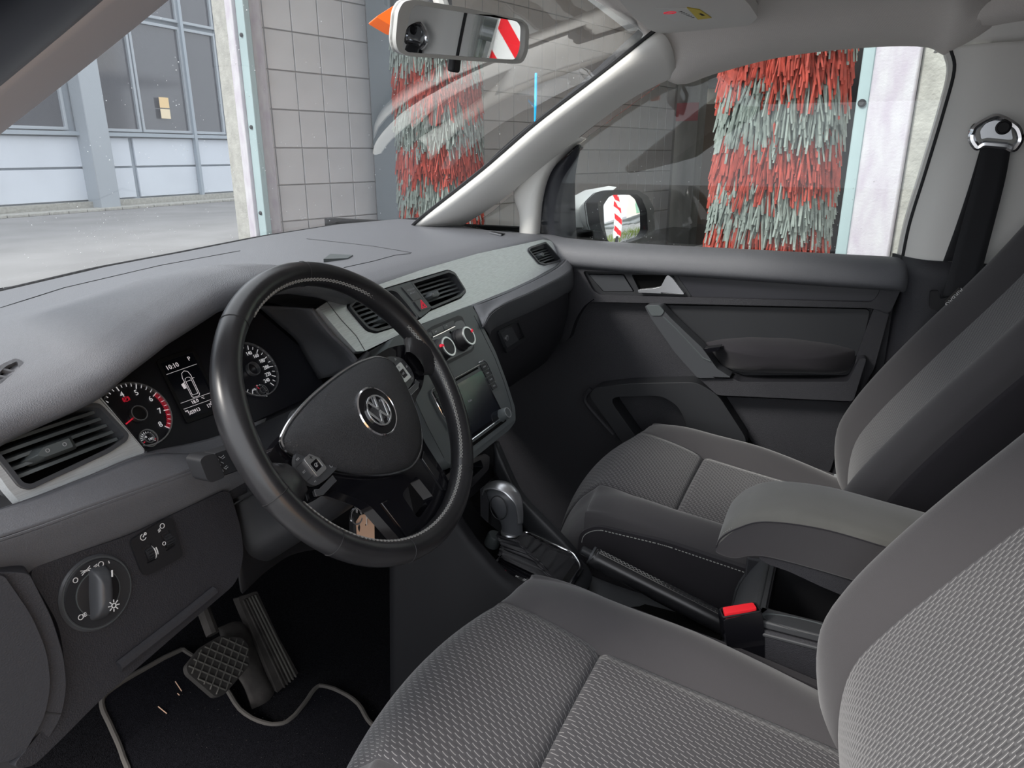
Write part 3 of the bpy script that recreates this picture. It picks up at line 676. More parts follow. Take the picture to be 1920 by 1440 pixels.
# armrest pad
ap=[DR.ab(*q,.05) for q in((1312,652),(1345,645),(1400,641),(1480,644),(1560,655),(1605,667),(1600,690),(1588,709),(1560,713),(1380,708),(1352,700))]
g=G(); g.dome(rnd(ap,.01),DR,.0,.055,8,3.2,.01); obj('armrest_pad',g,'side',dr)
g=G(); g.prism(rnd([DR.ab(*q,.05) for q in((1318,653),(1352,649),(1348,657),(1326,660))],.002),DR,.03,.056); obj('window_switch',g,'gloss',dr,bev=.001)
# pull handle
ph=[(1209,573),(1237,572),(1260,597),(1318,652),(1345,690),(1372,707),(1309,708),(1266,660),(1222,597)]
g=G(); ph2=[DR.ab(x,y,.05) for x,y in ph]; g.prism(rnd(ph2,.006),DR,.012,.055); obj('pull_handle',g,'satin',dr,bev=.008,bseg=3)
g=G(); ph2=[DR.ab(x,y,.056) for x,y in((1211,573),(1236,572),(1246,583),(1240,592),(1222,592))]; g.prism(rnd(ph2,.004),DR,.05,.0575); obj('pull_handle_cap',g,'stack',dr,bev=.003,label='lighter grey cap at the top of the pull handle')
g=G(); g.tube([DR.p(*DR.ab(x,y,.058),.0555) for x,y in((1243,594),(1268,618),(1300,652),(1318,672),(1332,678))],.002,6); obj('pull_handle_ridge',g,'stack',dr)
# lower armrest shelf
dprism('armrest_shelf',[(1310,709),(1376,710),(1386,716),(1590,716),(1603,690),(1612,672),(1625,672),(1600,752),(1585,752),(1345,741)],-.012,.045,'low',.008,r=.008)
# lower panels
dprism('lower_panel',[(1345,743),(1598,754),(1556,886),(1500,900),(1410,850)],-.012,-.004,'low',.003,r=.01)
g=G(); g.tube([DR.p(*DR.ab(x,y,.0),-.002) for x,y in((1309,708),(1345,742),(1404,828),(1430,870))],.006,6); obj('diagonal_seam',g,'void',dr)
pk=[DR.ab(*q,.06) for q in((1100,745),(1110,730),(1180,722),(1305,720),(1345,745),(1400,830),(1380,900),(1250,900),(1175,850))]
g=G(); g.prism(rnd(pk,.02),DR,-.01,.045,[rnd([DR.ab(*q,.045) for q in((1140,745),(1240,742),(1270,760),(1290,800),(1280,840),(1200,830))],.03)]); obj('door_pocket',g,'plain',dr,bev=.012)
g=G(); g.tube(cr([DR.p(*DR.ab(x,y,.05),.05) for x,y in((1108,728),(1098,742),(1102,760),(1150,815))],5),.006,8); obj('pocket_rim',g,'low',dr)
# door window glass
wv=[at(*p,0,.745) for p in((1012,462),(1022,330),(1095,262),(1262,140),(1500,80),(1700,62),(1790,85),(1800,150),(1700,495))]
g=G(); g.add(wv,[tuple(range(len(wv)))]); obj('window_3',g,'sideglass',kind='structure',label='passenger door window speckled with water drops',solid=.004,flat=True)
# drops on the panes
def drop(g,p,r):
    b=len(g.v); g.v+=[p+V(d)*r for d in((1,0,0),(-1,0,0),(0,1,0),(0,-1,0),(0,0,1),(0,0,-1))]
    g.f+=[tuple(b+i for i in f) for f in((0,2,4),(2,1,4),(1,3,4),(3,0,4),(2,0,5),(1,2,5),(3,1,5),(0,3,5))]
rr_=random.Random(11); g=G()
for i in range(330):
    px=rr_.choice([rr_.gauss(1540,40),rr_.uniform(1090,1230),rr_.uniform(1090,1700),rr_.gauss(1530,25)]); py=rr_.choice([rr_.uniform(270,480),rr_.gauss(440,35)])
    if not(1090<px<1690 and py<482 and py>150): continue
    drop(g,at(px,py,0,.741),rr_.uniform(.0004,.0011))
M['drop']=mat('water drop glints',(.85,.88,.9),.2)
obj('side_window_drops',g,'drop',label='scattered water drops on the passenger window',cat='water drops',kind='stuff')
g=G()
for i in range(210):
    u=rr_.uniform(.26,.9); v_=rr_.uniform(.05,.85) ; drop(g,wsp(u,v_,-.003),rr_.uniform(.0005,.0012))
for i in range(40):
    u=rr_.gauss(.36,.03); v_=abs(rr_.gauss(.12,.06))+.03 ; drop(g,wsp(u,v_,-.003),rr_.uniform(.0004,.0010))
obj('windscreen_drops',g,'drop',label='small bright dirt specks and drops on the windscreen',cat='water drops',kind='stuff')
g=G(); p0=at(1005,137,1,.235); p1=at(1003,228,1,.245); g.tube([p0,p0.lerp(p1,.5)+V((.001,0,0)),p1],[.0028,.0032,.0022],6); obj('paint_streak',g,'cyan',label='bright blue vertical streak of paint on the windscreen',cat='paint mark')
# ------------------------------------------------------------- interior mirror
tc_=(CAM-V((.0,.07,1.49))).normalized()
mo=at(862,60,0,.0); board=V((4.6,-5.3,1.25)); 
board=V((5.2,-4.3,1.05)); nI=V((-.2,-.95,-.1)).normalized(); PM=mo.copy()
for _ in range(6):
    D_=ray(958,62); PM=CAM+D_*((mo-CAM).dot(nI)/D_.dot(nI)); nI=((CAM-PM).normalized()+(board-PM).normalized()).normalized()
uI=V((0,0,1)).cross(nI).normalized(); uI=uI if uI.dot(RT)>0 else -uI
vI=nI.cross(uI)
if vI.z<0: vI=-vI
# tilt in-plane to match the picture
MI=Fr(mo,u=uI,v=vI)
if MI.n.dot(nI)<0: MI=Fr(mo,u=uI,v=-vI)
im=thing('rear_view_mirror','grey framed interior mirror hanging from the windscreen','mirror',mo)
ho=[(770,-2),(860,12),(975,36),(987,50),(985,95),(975,117),(960,119),(860,112),(757,104),(740,95),(735,75),(740,20),(750,2)]
HO=MI.pl(ho); g=G(); g.dome([(a,b) for a,b in rnd(HO,.012)],MI.at(0,0,0),-.004,-.045,6,2.2,-.004); 
obj('housing',g,'mirrorshell',im)
gl=[(772,8),(972,40),(980,50),(978,92),(970,112),(955,112),(760,98),(748,88),(750,78),(764,18)]
GL=rnd(MI.pl(gl),.008)
g=G(); g.prism(rnd(HO,.012),MI,-.006,.006,[GL]); obj('frame',g,'mirrorshell',im,bev=.003,bseg=3)
g=G(); g.prism(GL,MI,-.003,.001); obj('glass',g,'mirror',im,flat=True)
a_,b_=MI.ab(856,121); g=G(); g.box(MI,a_,b_,-.004,.018,.022,.012); obj('dip_lever',g,'black',im,bev=.003)
g=G(); g.tube([MI.p(0,.02,-.03),mo+V((.0,.05,.09)),mo+V((.0,.06,.13))],.010,10); obj('stalk',g,'mirrorshell',im)
# orange lamp piece behind the mirror
q=[(702,38),(742,8),(760,2),(762,60),(735,55)]
OFr=Fr(at(730,40,1,.16),u=(.9,-.43,0),v=(0,.25,1)); 
g=G(); g.prism(rnd(OFr.pl(q),.004),OFr,-.02,.006); obj('warning_pennant',g,'orange',label='bright orange reflector behind the interior mirror',cat='reflector',bev=.003)
# ------------------------------------------------------------- door mirror (outside)
wm=thing('door_mirror','white cased door mirror with black rim outside the passenger window','mirror',at(1170,410,0,.95))
wo_=at(1172,408,0,.95)
bo2=V((5.35,-4.15,1.0)); nW=((CAM-wo_).normalized()+(bo2-wo_).normalized()).normalized(); uW=V((0,0,1)).cross(nW).normalized(); uW=uW if uW.dot(RT)>0 else -uW
vW=nW.cross(uW); vW=vW if vW.z>0 else -vW
MW=Fr(wo_,u=uW,v=vW)
if MW.n.dot(nW)<0: MW=Fr(wo_,u=-uW,v=vW)
rim=[(1113,380),(1130,362),(1150,356),(1190,357),(1208,368),(1219,390),(1221,430),(1214,448),(1196,458),(1150,464),(1136,460),(1124,438),(1118,420)]
glo=[(1124,385),(1134,370),(1146,364),(1186,364),(1196,372),(1206,395),(1208,432),(1200,445),(1160,458),(1146,461),(1132,450),(1126,425)]
RM=rnd(MW.pl(rim),.008); GW=rnd(MW.pl(glo),.006)
g=G(); g.prism(RM,MW,-.03,.012,[GW]); obj('rim',g,'black',wm,bev=.004,bseg=3)
g=G(); g.dome(RM,MW,-.028,-.09,6,2.2,-.004); obj('shell',g,'paint',wm)
ca=sum(p[0] for p in GW)/len(GW); cb=sum(p[1] for p in GW)/len(GW); rows=[]
for k in range(13):
    t=1-k/12*.97; rows.append([])
    for a,b in GW:
        x,y=ca+(a-ca)*t,cb+(b-cb)*t; rows[-1].append(MW.p(x,y,.004-(x-ca)**2/(2*2.2)-(y-cb)**2/(2*.9)))
g=G(); g.grid(rows,cu=True,uv=False); g.f.append(tuple(12*len(GW)+j for j in range(len(GW)))); obj('glass',g,'mirror',wm,ang=80)
# arm to the door: white box with dark base
g=G(); P0=[at(*q,0,.93) for q in((1112,383),(1128,362),(1148,355),(1116,425),(1120,432))]
arm=[(1060,378),(1090,362),(1135,354),(1150,356),(1112,386),(1114,431),(1060,431)]
AF=Fr(at(1100,400,0,.90),u=(.75,-.66,0),v=(.30,.34,1)); g.prism(rnd(AF.pl(arm),.004),AF,-.07,.02); obj('arm_cover',g,'paint',wm,bev=.008,bseg=3)
g=G(); g.prism(rnd(AF.pl([(1060,432),(1114,432),(1150,462),(1145,480),(1060,480)]),.004),AF,-.07,.015); obj('arm_base',g,'black',wm,bev=.005)
# ------------------------------------------------------------- sun visor, grab handle
SV=Fr((.60,-.13,1.578),u=(1,0,0),v=(0,1,-.02)); SV=Fr((.60,-.13,1.572),u=(1,0,.0),v=(0,-1,.03))
def vis(px,py): return SV.ab(px,py)
vo=[(1150,-25),(1190,22),(1222,48),(1262,58),(1330,56),(1395,46),(1422,22),(1405,-5),(1380,-30)]
VO=SV.pl(vo)
sv=thing('sun_visor','grey passenger sun visor folded up against the roof with a warning sticker','sun visor',SV.p(VO[4][0],VO[4][1]))
g=G(); g.prism(rnd(VO,.02),SV,-.010,.010); obj('pad',g,'visor',sv,bev=.007,bseg=3)
sk=[(1228,17),(1290,17),(1308,37),(1262,40)]; sk2=[(1290,15),(1318,21),(1336,34),(1309,38)]
LS=SV.pl(sk,.0115); LY=SV.pl([(1288,15),(1312,19),(1334,34),(1309,37)],.0115)
g=G(); g.prism(LS,SV,.010,.0112); o2_=obj('warning_label',g,'paper',sv,flat=True,label='white part of the airbag warning sticker')
g=G(); g.prism(LY,SV,.010,.0114); obj('warning_label',g,'yellow',sv,flat=True,label='yellow part of the airbag warning sticker')
c_=SV.ab(1256,24,.0115); g=G(); g.ring(SV,c_[0],c_[1],.010,.002,.0112,.0006,24); g.line(SV,[(c_[0]-.007,c_[1]-.007),(c_[0]+.007,c_[1]+.007)],.002,.0115,.0006); obj('no_child_seat_symbol',g,'redmark',sv,flat=True)
g=G()
for k in range(6):
    c2_=SV.ab(1276+k*4.5,22+k*2.2,.0115); g.line(SV,[(c2_[0]-.002,c2_[1]+.003),(c2_[0],c2_[1]-.003),(c2_[0]+.002,c2_[1]+.003)],.0007,.0115,.0004)
c3=SV.ab(1316,27,.0115); obj('small_print',g,'black',sv,flat=True)
g=G(); g.text('AIRBAG',SV,c3[0],c3[1],.007,.0118,rot=PI+.1); obj('lettering',g,'black',sv,flat=True)
gh=thing('grab_handle','pale roof grab handle above the passenger window','grab handle',at(1530,22,0,.64))
hp=[at(1438,42,0,.655),at(1450,36,0,.64),at(1480,27,0,.625),at(1540,12,0,.615),at(1600,6,0,.62),at(1648,4,0,.63),at(1668,2,0,.655)]
g=G(); g.tube(cr(hp,6),[.004+.010*min(1,min(i,36-i)/6) for i in range(37)],10); obj('bar',g,'visor',gh)
for px,py in((1450,42),(1655,5)):
    g=G(); p=at(px,py,0,.65); g.box(Fr(p,u=(0,1,0),v=(0,0,1)),0,0,0,.05,.028,.03); obj('mount',g,'visor',gh,bev=.009,bseg=3)
# ------------------------------------------------------------- seat belt
BX=.64
sb=thing('seat_belt','black passenger seat belt hanging from a steel loop on the pale pillar','seat belt',at(1866,255,0,BX))
BF_=Fr(at(1866,255,0,BX),u=(0,-1,0),v=(0,0,1))
def bp_(L,h=0): return [BF_.ab(x,y,h) for x,y in L]
lo=rnd(bp_([(1826,235),(1848,222),(1858,216),(1878,216),(1890,224),(1908,235),(1918,255),(1916,275),(1900,286),(1885,275),(1842,272),(1832,282),(1818,272),(1817,250)]),.006)
hi=rnd(bp_([(1846,232),(1862,226),(1880,228),(1893,238),(1897,262),(1884,262),(1848,258),(1838,262),(1836,245)]),.004)
g=G(); g.tube([BF_.p(a,b,.004) for a,b in rnd(bp_([(1824,240),(1846,226),(1866,217),(1888,226),(1908,240),(1914,262),(1900,282),(1888,274),(1842,270),(1832,278),(1820,262)]),.008)],.0065,8,closed=True); obj('steel_loop',g,'chrome',sb)
g=G(); g.prism(hi,BF_,-.004,.012); obj('anchor_cap',g,'silver',sb,bev=.004,label='satin steel cap over the belt anchor')
a_,b_=BF_.ab(1881,239,.012); g=G(); g.lathe(BF_,[(.0125,.012),(.0125,.015),(.010,.016),(.009,.013)],20,a_,b_); obj('bolt',g,'black',sb)
def strap(L0,L1,x0,th=.0014):
    rows=[[at(*p,0,x),at(*q,0,x)] for p,q,x in zip(L0,L1,x0)]
    g=G(); g.grid([[cr([r[0] for r in rows],6)[i].lerp(cr([r[1] for r in rows],6)[i],k/4) for k in range(5)] for i in range(6*(len(rows)-1)+1)]); return g
g=strap([(1842,270),(1826,340),(1796,450),(1772,540),(1748,610),(1715,720)],[(1896,273),(1884,340),(1856,450),(1832,540),(1808,620),(1780,740)],[.636,.628,.62,.612,.60,.58]); obj('webbing',g,'belt',sb,solid=.0016)
g=strap([(1838,278),(1815,355),(1790,430),(1768,490)],[(1850,278),(1835,355),(1815,430),(1795,490)],[.650,.652,.655,.66]); obj('webbing',g,'belt',sb,solid=.0016,label='rear run of the belt webbing')
tn=rnd(bp_([(1744,545),(1760,545),(1763,560),(1812,548),(1830,560),(1815,580),(1762,585),(1742,576)],.04),.004)
g=G(); g.prism(tn,BF_,.03,.044); obj('tongue',g,'black',sb,bev=.004)
at_=Fr(at(1786,553,0,.575),u=(0,-1,0),v=(0,0,1)); L=at_.pl([(1771,565),(1797,539),(1807,549),(1781,575)])
g=G(); g.prism(L,at_,0,.002); lb=obj('airbag_tag',g,'rubber',None,label='small grey AIRBAG cloth tag sewn on the passenger backrest',cat='tag',flat=True)
# ============================================================= DASHBOARD
da=thing('dashboard','grey grained dashboard with brushed metal strip, vents and instrument hood','dashboard',(0,.3,.95))
ZR=[(-.80,1.112),(-.672,1.118),(-.609,1.131),(-.576,1.139),(-.544,1.155),(-.504,1.173),(-.432,1.193),(-.36,1.198),(-.296,1.192),(-.22,1.172),(-.16,1.150),(-.11,1.140),(-.05,1.138),(.2,1.140),(.5,1.140),(.66,1.136),(.715,1.122),(.74,1.10)]
YR=[(-.80,.165),(-.66,.160),(-.58,.145),(-.5,.138),(-.2,.150),(-.12,.185),(-.06,.200),(.5,.200),(.66,.192),(.74,.185)]
YF=[(p.x,p.y+.055) for p in base]
ZB=[(p.x,p.z) for p in base]
def zbase(x,y): return lerp(1.140,tabl(ZB,x)-.004,ss(.2,tabl(YF,x),y))-ss(.66,.78,abs(x))*.022*(1-ss(.2,.6,y))
def ztop(x,y):
    zb=zbase(x,y); hb=tabl(ZR,x)-1.140
    fade=1-ss(.20,.50,y); 
    z=zb+hb*fade
    return z
NX=150
xs=[lerp(-.79,.742,i/NX) for i in range(NX+1)]
g=G(); rows=[]
def rear(x,y): return V((x,y,ztop(x,y)))
def dashrows():
    rows=[]
    fr_=[1,.97,.95,.925,.9,.75,.6,.45,.33,.22,.13,.06,.02,0]
    for f in fr_:
        r=[]
        for x in xs:
            yr=tab(YR,x); yf=tabl(YF,x); y=yr+(yf-yr)*f; q=rear(x,y); q.z-= .010*(1-ss(0,.05,f))+.030*ss(.925,.955,f); r.append(q)
        rows.append(r)
    for dy,dz in((-.006,-.018),(-.006,-.026),(.0,-.033),(.014,-.036),(.05,-.036)):
        rows.append([V((x,tab(YR,x)+dy,ztop(x,tab(YR,x))+dz)) for x in xs])
    return rows
g.grid(dashrows(),flip=True); obj('top_pad',g,'pad',da,ang=60)
# defroster slots along the glass
g=G()
for i in range(60):
    u=.10+i*.0115; n=len(base)-1; k=min(int(u*n),n-1); p=base[k].lerp(base[k+1],u*n-k); p=V((p.x,p.y+.038,ztop(p.x,p.y+.038)-.0285)); g.box(Fr(p,u=(1,0,0),v=(0,1,0)),0,0,0,.012,.020,.002)
obj('defroster_slots',g,'void',da,kind='stuff')
# airbag badge and seams
def onpad(px,py):
    D=ray(px,py); lo,hi=.5,2.2
    for _ in range(60):
        m=(lo+hi)/2; q=CAM+D*m
        if q.z>ztop(q.x,q.y): lo=m
        else: hi=m
    return CAM+D*m
c=[onpad(*q) for q in((607,492),(652,486),(662,480),(620,482))]
g=G(); b=g.add([p+V((0,0,.0022+.004*(i in(0,3)))) for i,p in enumerate(c)]+[p-V((0,0,.002)) for p in c],[(0,1,2,3),(0,4,5,1),(1,5,6,2),(2,6,7,3),(3,7,4,0)]); obj('airbag_badge',g,'stack',da)
for L in([(575,448),(640,455),(700,462),(748,470),(776,475)],[(645,502),(700,490),(740,479),(776,475)],[(0,578),(120,540),(300,498),(480,465)]):
    g=G(); P=[]
    for a_,b_ in zip(L,L[1:]):
        for k in range(6): P.append(onpad(lerp(a_[0],b_[0],k/6),lerp(a_[1],b_[1],k/6))+V((0,0,.0002)))
    g.tube(P,.0009,5); obj('pad_seam',g,'plain',da)
# right end grille near the door
g=G(); P=[onpad(*q)+V((0,0,.0015)) for q in((918,438),(955,434),(972,437),(940,443))]
g.add(P,[(0,1,2,3)]); gr_=obj('side_defroster',g,'void',da,solid=.003)
g=G()
for k in range(9):
    a_=P[0].lerp(P[1],k/8); b_=P[3].lerp(P[2],k/8); g.tube([a_+V((0,0,.001)),b_+V((0,0,.001))],.0022,5)
obj('grille_bars',g,'pad',gr_)
# left end side defroster with slanted bars
SF=Fr(onpad(10,702),u=(1,.15,0),v=(0,.5,.25))
lv=[(-40,722),(-2,690),(28,680),(44,685),(50,703),(-2,724),(-40,735)]
LV=rnd(SF.pl(lv),.004)
g=G(); g.prism(LV,SF,-.006,.0035,[rnd(inset(LV,.0045),.002)]); sdv=obj('side_defroster',g,'pad',da,bev=.0015)
g=G(); g.prism(inset(LV,.003),SF,-.006,-.001); obj('dark_opening',g,'void',sdv,flat=True)
for k in range(5):
    a_=SF.ab(-30+k*18,688+0*k); b_=SF.ab(-2+k*18,722-2*k); g=G(); g.line(SF,[a_,b_],.003,.0005,.004); 
g=G()
for a_,b_ in(((5,697),(40,704)),((-12,706),(22,713)),((-30,714),(0,724))): g.line(SF,[SF.ab(*a_),SF.ab(*b_)],.0028,.001,.004)
obj('slanted_bars',g,'pad',sdv,kind='stuff')
# hood inner shell
g=G(); rows=[]
hx=[lerp(-.615,-.105,i/40) for i in range(41)]
for f,(dy) in enumerate((0,.25,.5,.75,1)):
    r=[]
    for x in hx:
        y0=tab(YR,x)+.014; z0=ztop(x,tab(YR,x))-.030; tx=-.36+(x+.36)*.86; 
        tz=min(z0,1.128-.9*max(0,abs(x+.35)-.12)**1.6); q=V((x,y0,z0)).lerp(V((tx,.29,tz)),dy); r.append(q)
    rows.append(r)
g.grid(rows,uv=False); obj('hood_lining',g,'black',da,solid=.003,ang=60)
# cluster face and side walls
g=G(); g.prism(rnd([(-.215,-.075),(.165,-.075),(.175,.0),(.12,.10),(-.16,.10),(-.22,.02)],.02),CL,-.02,0); cf=obj('instrument_cluster',g,'cluster',da)
# right cheek between cluster and brushed strip
tl=[TR.ab(*q) for q in((597,577),(613,600),(640,632),(668,659),(690,690))]
rows=[]
for (a,b),cb_ in zip(tl,(.095,.06,.03,.0,-.04)):
    p=TR.p(a-.004,b+.002,-.004); q=CL.p(.162-.03*max(0,(cb_-.03)/.06),cb_,.002); rows.append([p+V((.004,.012,0)),p,p+V((-.008,.006,0)),p.lerp(q,.5),q])
g=G(); g.surf(rows,4,4); obj('right_cheek',g,'pad',da,solid=.003)
g=G(); g.tube([CL.p(a,b,.002) for a,b in CL.pl([(533,560),(575,640),(612,690),(652,735)])],.0008,5); obj('cheek_seam',g,'stack',da)
# left cheek
tl=[TR.ab(*q) for q in((175,733),(225,790),(271,847),(300,885))]
rows=[]
for (a,b),cb_ in zip(tl,(.06,.02,-.03,-.07)):
    p=TR.p(a+.002,b,-.004); q=CL.p(-.19,cb_,.002); rows.append([p+V((-.003,.012,0)),p,p.lerp(q,.5),q])
g=G(); g.surf(rows,4,4); obj('left_cheek',g,'plain',da,solid=.003)
# bottom lip of the cluster recess
bl=[(275,858),(300,882),(350,872),(420,845),(500,800),(590,745),(660,700)]
rows=[]
P0=[TR.p(*TR.ab(*q)) for q in((272,851),(300,888),(360,900),(450,880),(560,800),(640,720),(690,665))]
for i,(q) in enumerate(P0):
    a,b=CL.ab(*bl[i]); a=lerp(-.19,.165,i/6); r=CL.p(a,-.062,.0); m=q.lerp(r,.45); m.z+=-.004
    rows.append([q+V((0,.0,-.03)),q+V((0,-.002,-.006)),q+V((0,.004,.001)),m,r])
g=G(); g.surf(rows,4,4); obj('cluster_lip',g,'low',da,solid=.003)
# ---- gauges
def gauge(a,b,r,name,label):
    g=G(); g.ring(CL,a,b,r,.0016,.0005,.004,64); q=obj(name,g,'silver',cf,label=label); return q
tc1=CL.ab(258,777,.002); 
tr=CL.ab(331,790,.002)[0]-tc1[0]
ga1=gauge(tc1[0],tc1[1],tr,'rev_counter','silver ringed rev counter with digits 4 to 8')
sp=CL.ab(473,693,.002); sr=CL.ab(527,705,.002)[0]-sp[0]
ga2=gauge(sp[0],sp[1],sr,'speedometer','silver ringed speedometer reading to 240')
def polar(c,r,th): return (c[0]+r*math.cos(th),c[1]+r*math.sin(th))
def ang_of(px,py,c): q=CL.ab(px,py,.002); return math.atan2(q[1]-c[1],q[0]-c[0])
tr*=1.10; gt=G(); gr2=G(); gl=G()
a4=ang_of(214,719,tc1); a8=ang_of(320,803,tc1)
step=(a8-a4)/4
for k in range(-5,17):
    th=a4+step*k/4; big=k%4==0; L_=.0065 if big else .004
    gt.line(CL,[polar(tc1,tr-.0035,th),polar(tc1,tr-.0035-L_,th)],.0011 if big else .0007,.0012)
for k in range(4,9):
    th=a4+step*(k-4); p=polar(tc1,tr-.0155,th); gt.text(str(k),CL,p[0],p[1],.0098,.0012)
for k in range(40):
    for j in range(3):
        th=a8-(a8-(a4+step*2))*(k/39.); p=polar(tc1,tr-.0045-j*.0017-(.0008 if k%2 else 0),th)
        gr2.box(CL,p[0],p[1],.0012,.00075,.00075,.0004)
g=G(); g.ring(CL,tc1[0],tc1[1],.0092,.0011,.001,.006,32); obj('hub_ring',g,'silver',cf)
g=G(); g.lathe(CL,[(.0085,0),(.0085,.005)],24,*tc1); obj('needle_hub',g,'black',cf)
th=ang_of(240,792,tc1); gr2.line(CL,[polar(tc1,.010,th),polar(tc1,tr-.012,th)],.0016,.003,.001)
w_=CL.ab(237,748,.002); gr2.ring(CL,w_[0],w_[1],.0028,.0005,.0012,.0005,20); gr2.ring(CL,w_[0],w_[1],.0042,.0005,.0012,.0005,10,R(-40),R(40)); gr2.ring(CL,w_[0],w_[1],.0042,.0005,.0012,.0005,10,R(140),R(220)); gr2.text('P',CL,w_[0],w_[1],.0042,.0012)
# small temperature gauge
t2=CL.ab(278,822,.002); t2r=CL.ab(299,827,.002)[0]-t2[0]
g=G(); g.ring(CL,t2[0],t2[1],t2r,.0012,.0007,.003,40); obj('temperature_gauge',g,'silver',cf)
g=G(); g.ring(CL,t2[0],t2[1],.006,.0009,.001,.004,24); obj('hub_ring',g,'silver',cf)
for k in range(-2,10):
    th=R(135-k*19); gt.line(CL,[polar(t2,t2r-.002,th),polar(t2,t2r-.004,th)],.0007,.0012)
gt.text('90',CL,*polar(t2,t2r-.0075,R(125)),.0040,.0012); gt.text('130',CL,*polar(t2,t2r-.0075,R(-30)),.0040,.0012)
gr2.line(CL,[polar(t2,t2r-.002,R(-22)),polar(t2,t2r-.004,R(-40))],.0012,.0014); gr2.line(CL,[polar(t2,.006,R(200)),polar(t2,t2r-.003,R(200))],.001,.0016)
# speedometer ticks and numbers
s160=ang_of(482,662,sp); s240=ang_of(511,720,sp); st_=(s240-s160)/8
for k in range(-16,9):
    th=s160+st_*k; big=k%2==0; gt.line(CL,[polar(sp,sr-.003,th),polar(sp,sr-.003-(.006 if big else .004),th)],.0009 if big else .0007,.0012)
for n_ in range(0,13):
    if n_*20>120:
        th=s160+st_*(n_*20-160)/10; p=polar(sp,sr*.63,th); gt.text(str(n_*20),CL,p[0],p[1],.0078,.0012,sx=.9)
g=G(); g.ring(CL,sp[0],sp[1],.0095,.0011,.001,.006,32); obj('hub_ring',g,'silver',cf)
f2=CL.ab(491,733,.002); g=G(); g.ring(CL,f2[0],f2[1],CL.ab(504,737,.002)[0]-f2[0],.0011,.0007,.003,40); obj('fuel_gauge',g,'silver',cf)
g=G(); g.ring(CL,f2[0],f2[1],.0045,.0008,.001,.004,24); obj('hub_ring',g,'silver',cf)
for k in range(7): th=R(100-k*28); gt.line(CL,[polar(f2,.0085,th),polar(f2,.0105,th)],.0008,.0012)
gr2.line(CL,[polar(f2,.005,R(110)),polar(f2,.0105,R(110))],.0009,.0014); gt.text('1/2',CL,f2[0]-.010,f2[1]+.006,.004,.0012)
# display
dp=[CL.ab(*q,.004) for q in((292,674),(358,652),(440,765),(356,795))]
da_,db_=dp[0][0],dp[2][0]; cx=-.0375-.0; 
DF=CL
L4=[CL.ab(*q) for q in((292,674),(360,652),(428,737),(412,775),(355,793),(345,787))]
x0,x1=CL.ab(304,684)[0],CL.ab(362,668)[0]+.0; y0,y1=CL.ab(352,783)[1],CL.ab(330,672)[1]
scr=[CL.ab(*q,.001) for q in((303,684),(360,664),(407,761),(351,781))]
# bilinear mapping of display coordinates (s right, t down) keeps the little pictogram square
def sc(s,t):
    a=V(scr[0]).lerp(V(scr[1]),s); b=V(scr[3]).lerp(V(scr[2]),s); q=a.lerp(b,t); return (q.x,q.y)
dir_=V(sc(1,.1))-V(sc(0,.1)); rot=math.atan2(dir_.y,dir_.x)
g=G(); sr_=[sc(-.12,-.10),sc(1.12,-.10),sc(1.12,1.12),sc(-.12,1.12)]; g.prism(rnd(sr_,.004),CL,.000,.003,[rnd([sc(-.03,-.03),sc(1.03,-.03),sc(1.03,1.05),sc(-.03,1.05)],.002)]); obj('display_bezel',g,'black',cf,bev=.001)
g=G(); g.prism([sc(-.03,-.03),sc(1.03,-.03),sc(1.03,1.05),sc(-.03,1.05)],CL,.0,.0008); ds=obj('display',g,'screen',cf,flat=True)
g=G(); g.text('10:10',CL,*sc(.27,.09),.0088,.001,rot=rot); g.text('P',CL,*sc(.85,.06),.0080,.001,rot=rot)
g.line(CL,[sc(0,.19),sc(1,.19)],.0004,.001); g.line(CL,[sc(0,.745),sc(1,.745)],.0004,.001); g.line(CL,[sc(0,.86),sc(1,.86)],.0004,.001)
g.text('18.0',CL,*sc(.42,.80),.0066,.001,rot=rot); g.text('°C',CL,*sc(.70,.79),.004,.001,rot=rot); g.text('503913',CL,*sc(.27,.955),.0068,.001,rot=rot,sx=.92); g.text('km',CL,*sc(.06,.905),.0035,.001,rot=rot); g.text('179.0',CL,*sc(.84,.95),.0068,.001,rot=rot,sx=.92); g.text('trip',CL,*sc(.90,.895),.0035,.001,rot=rot)
car=[(.40,.70),(.39,.34),(.43,.26),(.53,.23),(.63,.26),(.67,.34),(.66,.70),(.62,.725),(.44,.725)]
g.line(CL,[sc(*q) for q in car],.0005,.001,closed=True); g.line(CL,[sc(*q) for q in[(.44,.68),(.44,.42),(.62,.42),(.62,.68)]],.0004,.001,closed=True)
g.line(CL,[sc(*q) for q in[(.42,.41),(.46,.365),(.53,.355),(.60,.365),(.64,.41)]],.0004,.001); g.line(CL,[sc(*q) for q in[(.39,.42),(.33,.43)]],.0005,.001); g.line(CL,[sc(*q) for q in[(.67,.40),(.73,.40)]],.0005,.001)
g.prism([sc(.27,.44),(sc(.36,.42)),sc(.37,.53),sc(.29,.53)],CL,.0008,.0013)
obj('display_readout',g,'lcd',ds,flat=True,label='glowing readout 10:10 P, 18.0 degrees, 503913 km, car with open door')
obj('dial_markings',gt,'dialmark',cf,flat=True,kind='stuff',label='white dial figures and ticks'); obj('red_markings',gr2,'redmark',cf,flat=True,kind='stuff',label='red needle, red zone and parking brake lamp')
